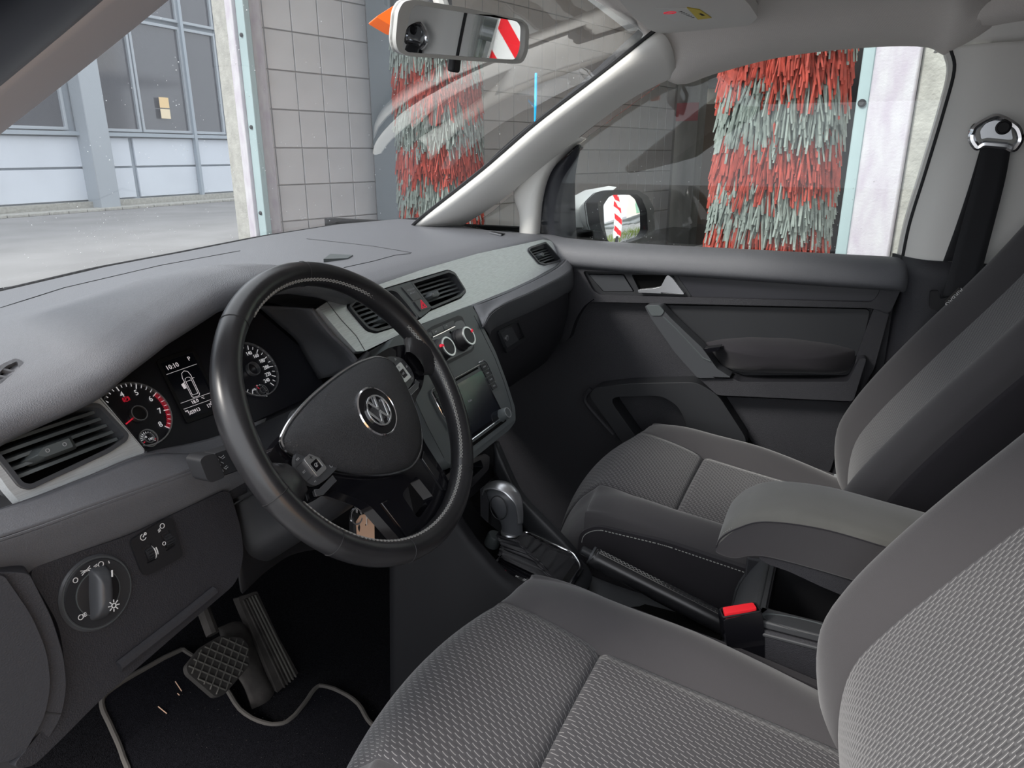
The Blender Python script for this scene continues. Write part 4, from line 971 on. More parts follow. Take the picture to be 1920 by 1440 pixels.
# ---- brushed strip pieces with vents
def vent(outl,nslat,tabpos,frame_m='stack',lab=None,tiltdir=1,par=None,tabw=.036):
    """outl: vent outline in strip coordinates"""
    L=rnd(outl,.006); gf=G(); gf.prism(L,TR,-.034,.0035,[rnd(inset(L,.0042),.001)]); v=obj('air_vent',gf,'satin',da,bev=.0012,label=lab)
    gf=G(); gf.prism(inset(L,.002),TR,-.036,-.031); obj('vent_throat',gf,'void',v,flat=True)
    b0=min(p[1] for p in L); b1=max(p[1] for p in L); I=inset(L,.005)
    def span(b):
        xs_=[]
        for i in range(len(I)):
            p,q=I[i-1],I[i]
            if (p[1]-b)*(q[1]-b)<0: xs_.append(p[0]+(q[0]-p[0])*(b-p[1])/(q[1]-p[1]))
        return (min(xs_),max(xs_)) if len(xs_)>1 else None
    for k in range(nslat):
        b=lerp(b0+.010,b1-.009,(k+.5)/nslat); s=span(b)
        if not s: continue
        g=G(); L_=s[1]-s[0]; n=[(0,.0),(.12,.0),(.15,.0022),(.80,.0022),(.83,.0),(1,0)]
        top=[];bot=[]
        rows=[]
        for f,e in n:
            a=s[0]+L_*f; fr0=-.006+e*.9; 
            rows.append([TR.p(a,b-.001,fr0),TR.p(a,b+.0022,fr0-.001),TR.p(a,b+.0065,-.026),TR.p(a,b+.0035,-.027)])
        g.grid(rows,cu=True,uv=False); b_=0; g.f.append((3,2,1,0)); m=(len(n)-1)*4; g.f.append((m,m+1,m+2,m+3))
        obj('slat',g,'stack',v)
    if tabpos:
        a,b=tabpos; w=tabw; h=.0125
        g=G(); g.dome(rnd([(a-w*.55,b-.001),(a-w*.36,b-h*.55),(a+w*.5,b-h*.55),(a+w*.5,b+h*.5),(a-w*.3,b+h*.5)],.002),TR,-.004,.010,3,8,.012); tb=obj('slider_tab',g,'stack',v)
        g=G(); g.ring(TR,a+.008,b,.0016,.0006,.0062,.0004,12); g.ring(TR,a-.008,b,.0016,.0006,.0062,.0004,12); obj('tab_mark',g,'dimtext',tb,flat=True)
    return v
# left piece
tl_=[(-60,812),(0,788),(100,757),(174,732),(182,736),(271,843),(271,851),(240,864),(120,914),(52,943),(38,942),(14,915),(-30,850),(-70,860)]
TLp=rnd(TR.pl(tl_),.004)
lvv=TR.pl([(-40,822),(70,780),(150,758),(184,757),(239,816),(235,828),(206,848),(130,884),(55,919),(34,914),(8,880),(-30,835)])
g=G(); g.prism(TLp,TR,-.012,.0,[rnd(inset(rnd(lvv,.006),-.0002),0)]); obj('trim_strip',g,'brush',da,bev=.0015,label='brushed metal trim around the left air vent')
tp=TR.ab(103,840,.004); vent(lvv,5,tp,lab='large left air vent with horizontal slats',tabw=.045)
# right piece
tr_=[(597,577),(613,566),(644,556),(706,535),(796,504),(897,475),(982,457),(1018,449),(1035,452),(1043,470),(1053,490),(1038,501),(982,532),(883,572),(791,607),(685,658),(668,659),(640,628)]
TRp=rnd(TR.pl(tr_),[.002]*8+[.01,.01,.008,.008]+[.002]*6)
vl=TR.pl([(651,575),(664,561),(728,541),(742,545),(764,571),(783,596),(776,602),(704,623),(688,618),(668,596)])
cb_=TR.pl([(728,541),(768,529),(806,580),(800,586),(785,597),(742,545)])
vr=TR.pl([(767,530),(838,508),(852,514),(872,546),(862,557),(806,581)])
grp=TR.pl([(648,575),(662,558),(728,538),(768,526),(840,505),(854,511),(875,547),(864,560),(806,584),(786,600),(704,626),(686,621),(666,597)])
ve=TR.pl([(991,464),(1021,454),(1030,463),(1050,487),(1046,492),(1021,498),(1010,495),(989,470)])
g=G(); g.prism(TRp,TR,-.012,.0,[rnd(grp,.006),rnd(ve,.006)]); obj('trim_strip',g,'brush',da,bev=.0015,label='long brushed metal trim strip across the passenger side')
g=G(); g.line(TR,TR.pl([(613,566),(640,600),(668,630),(684,657)]),.0012,.0002); obj('trim_fold',g,'stack',da)
vent(vl,6,TR.ab(728,592,.004),lab='centre air vent partly behind the steering wheel')
vent(vr,5,TR.ab(815,551,.004),lab='centre air vent right of the hazard button')
vent(ve,6,TR.ab(1016,477,.004),lab='small air vent at the passenger end',tabw=.022)
g=G(); g.prism(rnd(cb_,.003),TR,-.03,.003); cp_=obj('switch_panel',g,'stack',da,bev=.0012)
g=G(); g.prism(rnd(TR.pl([(749,540),(766,534),(787,559),(771,566)]),.001),TR,.002,.0050); o1_=obj('airbag_lamp',g,'satin',cp_,bev=.0008)
g=G(); g.prism(rnd(TR.pl([(772,568),(788,561),(803,578),(785,585)]),.001),TR,.002,.0055); o2_=obj('hazard_button',g,'satin',cp_,bev=.0008)
a,b=TR.ab(768,548); g=G(); g.text('PASSENGER',TR,a,b+.003,.0042,.0052); g.text('AIR BAG',TR,a,b-.003,.0042,.0052); obj('lettering',g,'dimtext',cp_,flat=True)
a,b=TR.ab(788,573); g=G()
g.line(TR,[(a-.008,b-.006),(a+.008,b-.006),(a,b+.008)],.0012,.0058,closed=True); g.line(TR,[(a-.004,b-.0035),(a+.004,b-.0035),(a,b+.0035)],.0008,.0058,closed=True); obj('hazard_triangle',g,'redmark',cp_,flat=True)
# ---- pads below the strip
def band_rows(L,n=4,m=5): g=G(); g.surf(L,n,m); return g
def row(*q): return [at(x,y,1,yy) for x,y,yy in q]
# left lower pad: [under trim edge, crest, crease A, crease B]
r0=[TR.p(-.80,-.018,-.008),TR.p(-.674,-.018,-.006),TR.p(-.60,-.018,-.006),TR.p(-.546,-.018,-.006),TR.p(-.47,-.030,-.006),TR.p(-.38,-.034,-.006)]
r1=row((-160,1010,.125),(35,948,.128),(160,900,.128),(278,856,.128),(385,855,.128),(470,845,.128))
r2=row((-150,1060,.100),(49,998,.103),(170,955,.103),(322,900,.103),(410,868,.105),(480,850,.11))
r3=row((-140,1110,.118),(62,1072,.118),(244,1005,.118),(330,968,.118),(424,925,.118),(500,885,.118))
rows=[r0,r1,r1,r2,r2,r3,[p+V((0,.03,-.002)) for p in r3]]
g=band_rows(rows); obj('lower_pad',g,'pad',da,solid=.003,label='grained padded roll under the left trim')
# left lower panel (flat plane LP)
lpo=[(50,1068),(244,1003),(430,915),(452,990),(458,1040),(445,1092),(330,1190),(185,1316),(110,1392),(60,1440),(20,1440),(112,1330),(122,1240),(110,1170)]
L=rnd(LP.pl(lpo),.012); g=G(); g.prism(L,LP,-.03,0); lpn=obj('knee_panel',g,'low',da,bev=.006,bseg=3,label='large grained panel under the left air vent')
g=G(); g.tube([LP.p(*LP.ab(*q),.001) for q in((220,1250),(330,1165),(400,1108))],.006,8); obj('panel_rib',g,'low',da)
# end cap with fuse cover
cpo=[(40,1072),(62,1075),(100,1160),(118,1230),(122,1290),(110,1350),(60,1430),(0,1480),(-80,1480),(-80,1075)]
EC=Fr(at(60,1200,1,.085),u=(.93,-.36,0),v=(0,.1,1)); L=rnd(EC.pl(cpo),.01); g=G(); g.prism(L,EC,-.10,-.002); obj('end_panel',g,'low',da,bev=.006)
cp2=[(-80,1073),(0,1073),(14,1076),(60,1150),(84,1215),(90,1280),(76,1345),(37,1412),(10,1430),(-60,1440),(-80,1430)]
L=rnd(EC.pl(cp2),.012); g=G(); g.prism(L,EC,-.004,.004); obj('fuse_cover',g,'low',da,bev=.004,bseg=3,label='smooth grained fuse cover at the dashboard end')
g=G(); g.line(EC,EC.pl([(76,1341),(107,1344)]),.0012,-.0018); obj('cap_seam',g,'black',da)
g=G(); g.prism(rnd(EC.pl([(-60,1440),(10,1432),(45,1465),(60,1500),(-60,1500)]),.004),EC,-.02,.0); obj('sill_cap',g,'plain',da,bev=.004)
# light switch
lc=LP.ab(184,1111,.003); g=G(); g.lathe(LP,[(.0345,-.001),(.0345,.001),(.033,.0028),(.031,.003)],48,*lc); lsw=obj('light_switch',g,'satin',da,label='round light switch with dark rotary grip')
g=G(); g.lathe(LP,[(.0312,.002),(.030,.0042),(.0205,.0030),(.020,.0022)],48,*lc); obj('dial_ring',g,'plain',lsw)
g=G(); g.ring(LP,lc[0],lc[1],.0203,.0006,.003,.0012,48); g.ring(LP,lc[0],lc[1],.0318,.0005,.0022,.0012,60); obj('ring_edge',g,'stack',lsw)
g=G(); g.lathe(LP,[(.0198,.0015),(.0198,.0038),(.019,.0042)],40,*lc); obj('rotor',g,'black',lsw)
k0=math.atan2(1,-.02); g=G(); kf=LP.at(lc[0],lc[1],.004,rot=R(-17)); g.dome(rnd([(-.0085,-.024),(.009,-.024),(.0105,0),(.009,.024),(-.0085,.024),(-.0095,0)],.005),kf,0,.013,5,3.5,.002); kn=obj('rotary_grip',g,'satin',lsw)
g=G(); g.box(kf,.0045,.017,.0134,.0010,.006,.001); 
sc2=kf; 
for k in range(8): g.line(sc2,[polar((.005,-.012),.0032,k*PI/4),polar((.005,-.012),.0052,k*PI/4)],.0008,.0136)
g.ring(sc2,.005,-.012,.0020,.0008,.0134,.0006,16)
def lpp(px,py): return LP.ab(px,py,.004)
q=lpp(141,1088); g.ring(LP,q[0],q[1],.0021,.0006,.0042,.0004,16)
q=lpp(161,1070); 
for s_ in(-1,1):
    for k in(-1,0,1): g.line(LP,[(q[0]+s_*.0018,q[1]+k*.0008),(q[0]+s_*.0045,q[1]+k*.0022)],.0005,.0042)
    g.ring(LP,q[0]+s_*.0010,q[1],.0008,.0005,.0042,.0004,10)
q=lpp(185,1060); g.ring(LP,q[0]+.002,q[1],.0024,.0006,.0042,.0004,16)
for k in range(4): g.line(LP,[(q[0]-.0010,q[1]+.0020-k*.0013),(q[0]-.0045,q[1]+.0012-k*.0013)],.0005,.0042)
q=lpp(204,1054); g.line(LP,[(q[0],q[1]-.001),(q[0],q[1]+.001)],.0007,.0042)
q=lpp(153,1156); g.ring(LP,q[0]-.001,q[1],.0022,.0006,.0042,.0004,16)
for k in(-1,0,1): g.line(LP,[(q[0]+.001,q[1]+k*.0014),(q[0]+.0045,q[1]+k*.0014)],.0005,.0042)
g.line(LP,[(q[0]+.003,q[1]-.002),(q[0]+.0025,q[1]),(q[0]+.0035,q[1]+.002)],.0004,.0042)
obj('switch_symbols',g,'white',lsw,flat=True,kind='stuff')
# dimmer panel
dl=LP.pl([(247,1012),(300,978),(318,970),(325,975),(343,1040),(337,1047),(282,1077),(272,1079),(265,1070),(246,1020)],.003); 
g=G(); hol=[rnd(LP.pl([(265,1028),(284,1018),(297,1047),(276,1057)],.003),.001),rnd(LP.pl([(300,1001),(318,993),(330,1022),(312,1034)],.003),.001)]
g.prism(rnd(dl,.003),LP,-.002,.0032,hol); dm=obj('dimmer_panel',g,'black',da,bev=.001,label='small black panel with two thumb wheels')
for i,(px,py) in enumerate(((281,1037),(315,1012))):
    q=LP.ab(px,py,-.002); f=Fr(LP.p(q[0],q[1],-.006),u=tuple(LP.v),v=tuple(LP.n)); g=G()
    for k in range(20):
        f2_=f; th=k*2*PI/20; g.box(Fr(f.p(math.cos(th)*.0088,math.sin(th)*.0088,0),u=tuple(f.u*math.cos(th)+f.v*math.sin(th)),v=tuple(f.v*math.cos(th)-f.u*math.sin(th))),0,0,0,.0015,.0016,.009)
    g.lathe(f,[(.0086,-.006),(.0086,.006)],24); obj('thumb_wheel',g,'plain',dm)
g=G(); f=Fr(LP.p(*LP.ab(284,1036,0),-.006),u=tuple(LP.v),v=tuple(LP.n)); g.ring(f,0,0,.0098,.0004,.0035,.001,40); g.ring(f,0,0,.0098,.0004,.0015,.001,40)
q=LP.ab(307,1019,.004); g.ring(LP,q[0],q[1],.0017,.0005,.0045,.0004,14)
q=LP.ab(269,1007,.004); g.ring(LP,q[0],q[1],.003,.0006,.0035,.0004,14,R(90),R(330)); g.line(LP,[q,(q[0]+.003,q[1]+.003)],.0008,.0035); g.ring(LP,q[0]+.003,q[1]+.002,.001,.0008,.0035,.0004,10)
q=LP.ab(303,987,.004); g.ring(LP,q[0]+.001,q[1],.0024,.0006,.0035,.0004,14); 
for k in range(3): g.line(LP,[(q[0]-.002,q[1]-.001-k*.0012),(q[0]-.0045,q[1]-.002-k*.0012)],.0005,.0035)
obj('panel_symbols',g,'white',dm,flat=True)
# ---- right pad below strip, glovebox
r0=[TR.p(a,b,-.006) for a,b in((.12,.002),(.30,.003),(.50,.008),(.64,.016),(.70,.03))]
r1=row((888,577,.140),(955,550,.140),(1010,524,.140),(1050,500,.140),(1066,480,.15))
r2=row((905,612,.110),(930,580,.112),(1000,548,.115),(1060,516,.118),(1072,500,.13))
r3=row((915,632,.128),(926,615,.130),(1000,582,.130),(1064,548,.130),(1076,530,.14))
g=band_rows([r0,r1,r1,r2,r2,r3,[p+V((0,.04,-.002)) for p in r3]]); obj('lower_pad',g,'pad',da,solid=.003,label='grained padded roll above the glovebox')
GBF=Fr((.42,.135,.97),4)
L=[(915,634),(926,616),(1000,584),(1066,549),(1075,570),(1072,620),(1055,660),(1010,700),(965,722),(948,715),(930,670)]
L2=rnd(GBF.pl(L),.012)
rows=[]
gx=[.155,.25,.35,.45,.55,.64,.70,.735]
prof=[(.125,1.005),(.125,.97),(.13,.92),(.15,.86),(.20,.80),(.30,.765),(.5,.75)]
for i,x in enumerate(gx):
    k=ss(.60,.74,x); rows.append([V((x,y+.06*k*k,z+.01*(1-k) if j<1 else z+.012*k)) for j,(y,z) in enumerate(prof)])
g=G(); g.surf(rows,5,5); gb_=obj('glovebox_lid',g,'low',da,solid=.004)
gl_=[(936,622),(975,603),(988,634),(985,640),(955,658),(947,660)]
GF2=Fr((.30,.122,.95),2); g=G(); g.prism(rnd(GF2.pl([(934,620),(974,601),(988,636),(950,662)],.001),.003),GF2,-.004,.002,[rnd(GF2.pl([(960,610),(972,605),(984,633),(974,638)],.002),.002)]); lt=obj('glovebox_latch',g,'plain',gb_,bev=.001)
g=G(); g.prism(rnd(GF2.pl([(938,624),(959,613),(972,638),(950,652)],.006),.002),GF2,.0,.007); obj('latch_flap',g,'satin',gb_,bev=.0015)
q=GF2.ab(951,634,.008); g=G(); g.lathe(GF2,[(.0065,.006),(.0065,.0085),(.005,.009)],20,*q); obj('lock_barrel',g,'silver',gb_,label='small round key lock')
g=G(); g.box(GF2,q[0],q[1],.0093,.0012,.006,.0006); obj('key_slot',g,'void',gb_)
# ---- centre stack
so_=[(700,690),(740,632),(800,604),(884,572),(892,585),(929,659),(950,715),(966,765),(967,790),(955,806),(935,822),(888,860),(850,872),(835,866),(800,795),(772,733),(735,712)]
SO=rnd(ST.pl(so_),.008); g=G(); g.prism(SO,ST,-.06,0); cs=obj('centre_stack',g,'stack',da,bev=.005,bseg=3,label='dark grey centre stack with heater knobs and screen unit')
g=G(); g.line(ST,ST.pl([(889,592),(905,625),(928,672),(944,714),(957,756),(960,772)]),.0009,.0002); obj('stack_groove',g,'black',cs); g=G(); g.line(ST,ST.pl([(772,735),(800,797),(832,858)]),.0009,.0002); obj('stack_groove',g,'black',cs)
# climate panel
g=G(); g.prism(rnd(ST.pl([(770,640),(810,612),(858,592),(866,594),(889,652),(884,660),(838,684),(800,700)]),.004),ST,0,.0012); cl_=obj('climate_panel',g,'plain',cs,bev=.0006)
g=G(); g.prism(rnd(ST.pl([(780,652),(850,612),(853,604),(864,601),(869,606),(886,649),(881,656),(836,678),(800,692)]),.004),ST,.001,.0022); obj('climate_fascia',g,mat('grey fascia',(.12,.13,.135),.4),cl_ if False else cs,bev=.0006)
for q4 in([(786,633),(807,622),(811,630),(790,641)],[(808,620),(828,611),(832,620),(812,629)],[(829,610),(849,601),(853,610),(833,619)]):
    g=G(); g.prism(rnd(ST.pl(q4,.003),.001),ST,.001,.0042); obj('climate_button',g,'satin',cs,bev=.0006)
g=G(); g.line(ST,ST.pl([(812,632),(833,622),(853,612)],.003),.0012,.003); obj('chrome_line',g,'chrome',cs)
def cknob(px,py,mark):
    a,b=ST.ab(px,py,.0255); g=G(); g.lathe(ST,[(.0205,.0015),(.0195,.008),(.0178,.009),(.0172,.022),(.0165,.0245)],40,a,b); kb=obj('heater_knob',g,'black',cs)
    g=G(); g.ring(ST,a,b,.0155,.0028,.0235,.0022,40); obj('knob_ring',g,'silver',kb)
    g=G(); g.lathe(ST,[(.0141,.023),(.0141,.0248)],32,a,b); obj('knob_face',g,'plain',kb)
    g=G(); p=polar((a,b),.0165,mark); g.box(ST,p[0],p[1],.0235,.007,.004,.0045,rot=mark); obj('pointer',g,'redmark',kb,label='red pointer of the heater knob')
cknob(842,649,R(160)); cknob(880,629,R(20))
a,b=ST.ab(842,649,.0255); a2,b2=ST.ab(880,629,.0255); cknobx=a-(a2-a)
g=G(); g.lathe(ST,[(.0205,.0015),(.0195,.008),(.0178,.009),(.0172,.022),(.0165,.0245)],40,cknobx,b); obj('heater_knob',g,'black',cs)
q=ST.ab(845,623,.003); g=G(); g.lathe(ST,[(.0022,.002),(.0022,.0035)],12,*q); obj('sensor',g,'void',cs)
q=[ST.ab(*z,.005) for z in((818,622),(838,612))]; g=G(); g.text('A/C',ST,*q[0],.0042,.0048); g.ring(ST,q[1][0],q[1][1],.0022,.0005,.0046,.0003,12,0,PI); obj('lettering',g,'dimtext',cs,flat=True)
# radio: coordinates on the stack plane
ra0,ra1=ST.ab(803,739)[0],ST.ab(921,700)[0]
rt=-.090; rb=-.205
rc=(ra0+ra1)/2
g=G(); g.prism(rnd([(ra0+.004,rt-.002),(ra1-.006,rt-.002),(ra1+.001,rt-.012),(ra1-.001,-.212),(ra1-.02,-.212),(ra0+.01,-.212),(ra0,-.135),(ra0,rt-.01)],.003),ST,-.001,.0035); ru=obj('infotainment_unit',g,'stack',cs,bev=.001,label='screen unit with chrome edged button columns')
def ladder(a0,a1,names,side):
    L=[(a0 if side<0 else a1,-.144),(a0 if side<0 else a1,rt-.004)]
    for k,t in enumerate(names):
        b=rt-.010-k*.0128; g=G(); g.prism(rnd(rect(a0+.0006,b-.0056,a1-.0006,b+.0056),.0012),ST,.003,.0058); obj('radio_button',g,'plain',ru,bev=.0008)
        gx_=G(); gx_.text(t,ST,(a0+a1)/2,b,.0036,.0062,sx=.85); obj('lettering',gx_,'dimtext',ru,flat=True)
ladder(ra1-.030,ra1-.010,('RADIO','MEDIA','PHONE','VOICE'),1); ladder(ra0+.007,ra0+.027,('MENU','SOUND','NAV','CAR'),-1)
g=G(); zc_=.006; g.tube([ST.p(a,b,.004) for a,b in((ra0+.027,rt-.001),(ra0+.008,rt-.001),(ra0+.004,rt-.006),(ra0+.004,rt-.045),(ra0+.010,rt-.056),(ra0+.024,rt-.056))],.0011,6)
g.tube([ST.p(a,b,.004) for a,b in((ra0+.034,rt-.003),(ra1-.030,rt-.003))],.0011,6); g.tube([ST.p(a,b,.004) for a,b in((ra1-.029,rt+.001),(ra1-.010,rt+.001),(ra1-.005,rt-.006),(ra1-.007,rt-.043),(ra1-.018,rt-.055))],.0011,6)
g.tube([ST.p(a,b,.004) for a,b in((ra0+.03,-.1935),(ra1-.034,-.1935))],.0012,6); obj('chrome_edging',g,'chrome',ru)
g=G(); g.box(ST,(ra0+ra1)/2,rt-.0065,.0034,(ra1-ra0)-.075,.003,.0006); obj('disc_slot',g,'void',ru)
g=G(); g.prism(rnd(rect(ra0+.029,-.192,ra1-.032,rt-.013),.003),ST,.003,.0045); obj('screen_frame',g,'gloss',ru,bev=.0006)
g=G(); g.prism(rect(ra0+.034,-.186,ra1-.037,rt-.018),ST,.004,.0050); obj('touch_screen',g,'screen',ru,flat=True)
q=ST.ab(880,752,.005); g=G(); g.text('Radio',ST,q[0]+.002,q[1],.0055,.0053); obj('screen_text',g,'dimtext',ru,flat=True)
a,b=ST.ab(946,776,.012); g=G(); g.lathe(ST,[(.0125,.001),(.012,.004),(.0108,.005),(.0102,.018),(.0095,.0195)],28,a,b); kb=obj('radio_knob',g,'stack',ru); g=G(); g.ring(ST,a,b,.0088,.0012,.019,.001,28); obj('knob_ring',g,'silver',ru)
g=G(); g.box(ST,rc-.005,-.201,.0036,(ra1-ra0)-.055,.005,.0008); obj('lower_slot',g,'void',ru)
# small tray under the stack
tyo=[(845,905),(860,880),(885,862),(912,850),(913,880),(878,915),(846,938)]
TF=Fr((0,.06,.80),10); g=G(); 
g.prism(rnd(TF.pl([(820,900),(862,868),(905,850),(915,856),(913,880),(880,915),(850,935)]),.005),TF,-.02,.004,[rnd(TF.pl([(835,902),(868,876),(898,862),(903,876),(872,904),(848,922)]),.004)]); obj('small_tray',g,'gloss',da,bev=.002)
g=G(); g.box(TF,.0,0,-.03,.3,.12,.01); obj('tray_back',g,'black',da)
# underside filler so no light leaks below the dash
g=G(); g.surf([[V((x,y,z)) for x in(-.76,-.3,.1)] for y,z in((.17,.86),(.5,.80),(.95,.85))],3,3); obj('light_leak_filler',g,'black',da,solid=.004)
# ============================================================= STEERING WHEEL
M['shade']=mat('shaded footwell plastic',(.010,.010,.012),.6,spec=.3)  # footwell shade put into the colour, darker than the other plastics
sw_=thing('steering_wheel','black leather steering wheel with three spokes and round chrome emblem','steering wheel',(-.37,.03,1.05))
RM_,RT_=.1702,.0150
WH0=WH; WH=WH.at(0,0,0,rot=R(11))
def rimr(th):   # th from +a axis
    return RM_
def tuber(th):
    d=math.degrees(th)%360; k=0
    for c_ in(28,152): k+=math.exp(-((d-c_)/16)**2)*.0018
    return RT_+k
g=G(); rows=[]
NR=120
for i in range(NR):
    th=2*PI*i/NR; r=rimr(th); t=tuber(th); e=V((math.cos(th),math.sin(th)))
    row_=[]
    for k in range(20):
        ph=2*PI*k/20; rr=r+t*.93*math.cos(ph); row_.append(WH.p(e.x*rr,e.y*rr,t*1.03*math.sin(ph)))
    rows.append(row_)
g.grid(rows,cu=True,cv=True,uv=False); rim_=obj('rim',g,'wheel',sw_)
for d_ in(72,118,182,208,-62,-118):
    th=R(d_); g=G(); e=(math.cos(th),math.sin(th)); g.tube([WH.p(e[0]*(RM_+tuber(th)*.935*math.cos(2*PI*k/20)),e[1]*(RM_+tuber(th)*.935*math.cos(2*PI*k/20)),tuber(th)*1.035*math.sin(2*PI*k/20)) for k in range(20)],.0006,5,closed=True); obj('leather_seam',g,'black',sw_)
# cross stitching round the inner side of the rim
g=G()
for a0,a1 in((30,112),(-58,14),(-118,-62),(190,242)):
    n=int((a1-a0)*.55); 
    for k in range(n):
        th=R(lerp(a0,a1,k/n)); th2=R(lerp(a0,a1,(k+1)/n))
        for s_ in(-1,1):
            def ip(t_,off):
                ph=PI-.62+off*.11; rr=RM_+RT_*.97*math.cos(ph); return WH.p(math.cos(t_)*rr,math.sin(t_)*rr,RT_*1.07*math.sin(ph))
            g.tube([ip(th,-s_),ip(th2,s_)],.00075,4,caps=False)
obj('stitching',g,'thread',sw_,kind='stuff')
WHr=WH; WH=WH.at(0,0,-.0145)
# spokes (gloss black) and thumb rests
def spoke(name,L,c0,c1,m,bev=.004,h=None,holes=(),r=.006,par=None,**k):
    g=G(); hh=c1 if h is None else h; g.prism(rnd(WH.pl(L,hh),r),WH,c0,c1,[rnd(WH.pl(H,c1),.004) for H in holes]); return obj(name,g,m,par or sw_,bev=bev,**k)
def wspoke(name,L,c0,c1,m,bev=.004,**k):
    g=G(); g.prism(rnd(L,.008),WH,c0,c1); return obj(name,g,m,sw_,bev=bev,**k)
core=[(-.160,.018),(-.122,.030),(-.06,.036),(.06,.036),(.122,.030),(.160,.018),(.162,-.022),(.135,-.038),(.100,-.044),(.070,-.085),(.064,-.150),(.044,-.166),(-.044,-.166),(-.064,-.150),(-.070,-.085),(-.100,-.044),(-.135,-.038),(-.162,-.022)]
win=[(.030,-.125),(.044,-.128),(.050,-.105),(.036,-.098)]
g=G(); g.prism(rnd(core,.012),WH,-.014,.002,[rnd([(-.020,-.110),(-.022,-.146),(.022,-.146),(.020,-.110)],.006)]); obj('spoke_frame',g,'gloss',sw_,bev=.005,bseg=3)
# leather shoulders where the side spokes meet the rim
for s_ in(-1,1):
    WHk=WH; WH=WHr.at(0,0,-.004)
    rows=[]
    for a_,b0,b1 in((.170,-.048,.040),(.158,-.038,.030),(.146,-.030,.020),(.136,-.026,.012)):
        row_=[]
        for k in range(12):
            ph=2*PI*k/12; row_.append(WH.p(s_*a_,lerp(b0,b1,.5+.5*math.cos(ph)),(.0165 if a_>.15 else .010)*math.sin(ph)))
        rows.append(row_)
    g=G(); g.grid(rows,cu=True,uv=False,flip=s_<0); obj('spoke_shoulder',g,'wheel',sw_); WH=WHk
# gloss black strips shaped after a bright reflection on the lower spoke
for s_ in(-1,1):
    g=G(); g.prism([(s_*.044,-.100),(s_*.056,-.096),(s_*.056,-.148),(s_*.048,-.154),(s_*.042,-.15)],WH,.0,.0045); obj('spoke_insert',g,'gloss',sw_,bev=.0012)
# airbag pad
WHq=WH; WH=WH.at(-.0055,-.012,0)
pad=[(-.112,.040),(-.090,.048),(-.050,.054),(0,.055),(.050,.052),(.090,.042),(.107,.028),(.107,.010),(.098,-.020),(.082,-.056),(.052,-.080),(.020,-.082),(-.018,-.066),(-.050,-.044),(-.079,-.018),(-.099,.006),(-.111,.025)]
PD=rnd(pad,.020,5); g=G(); g.dome(PD,WH,.010,.026,10,2.6,.012); ab_=obj('airbag_cover',g,'wheelpad',sw_,ang=70)
g=G(); g.tube([WH.p(a,b,.006) for a,b in inset(PD,-.0022)],.0022,8,closed=True); obj('chrome_surround',g,'chrome',sw_)
# emblem
EC_=.0362; g=G(); g.lathe(WH,[(.0300,.026),(.0300,EC_-.001),(.0285,EC_+.0002),(.0275,EC_-.0006)],48); em=obj('emblem',g,'chrome',sw_,label='round chrome emblem with interlocked V over W letters')
g=G(); g.lathe(WH,[(.0276,EC_-.002),(.0276,EC_-.0004)],40); obj('emblem_disc',g,'gloss',em)
g=G(); g.ring(WH,0,0,.0178,.0022,EC_-.0005,.0026,40); sS=.0172
def stroke(L,w=.0030): 
    g.line(WH,[(a*sS,b*sS) for a,b in L],w,EC_+.0008,.0022)
stroke([(-.40,.90),(-.04,.14)]); stroke([(.40,.90),(.04,.14)]); stroke([(-.06,.14),(.06,.14)])
stroke([(-.90,.40),(-.42,-.84)]); stroke([(-.42,-.84),(-.04,-.08)]); stroke([(.04,-.08),(.42,-.84)]); stroke([(.42,-.84),(.90,.40)])
obj('emblem_letters',g,'chrome',em,bev=.0003)
WH=WHq
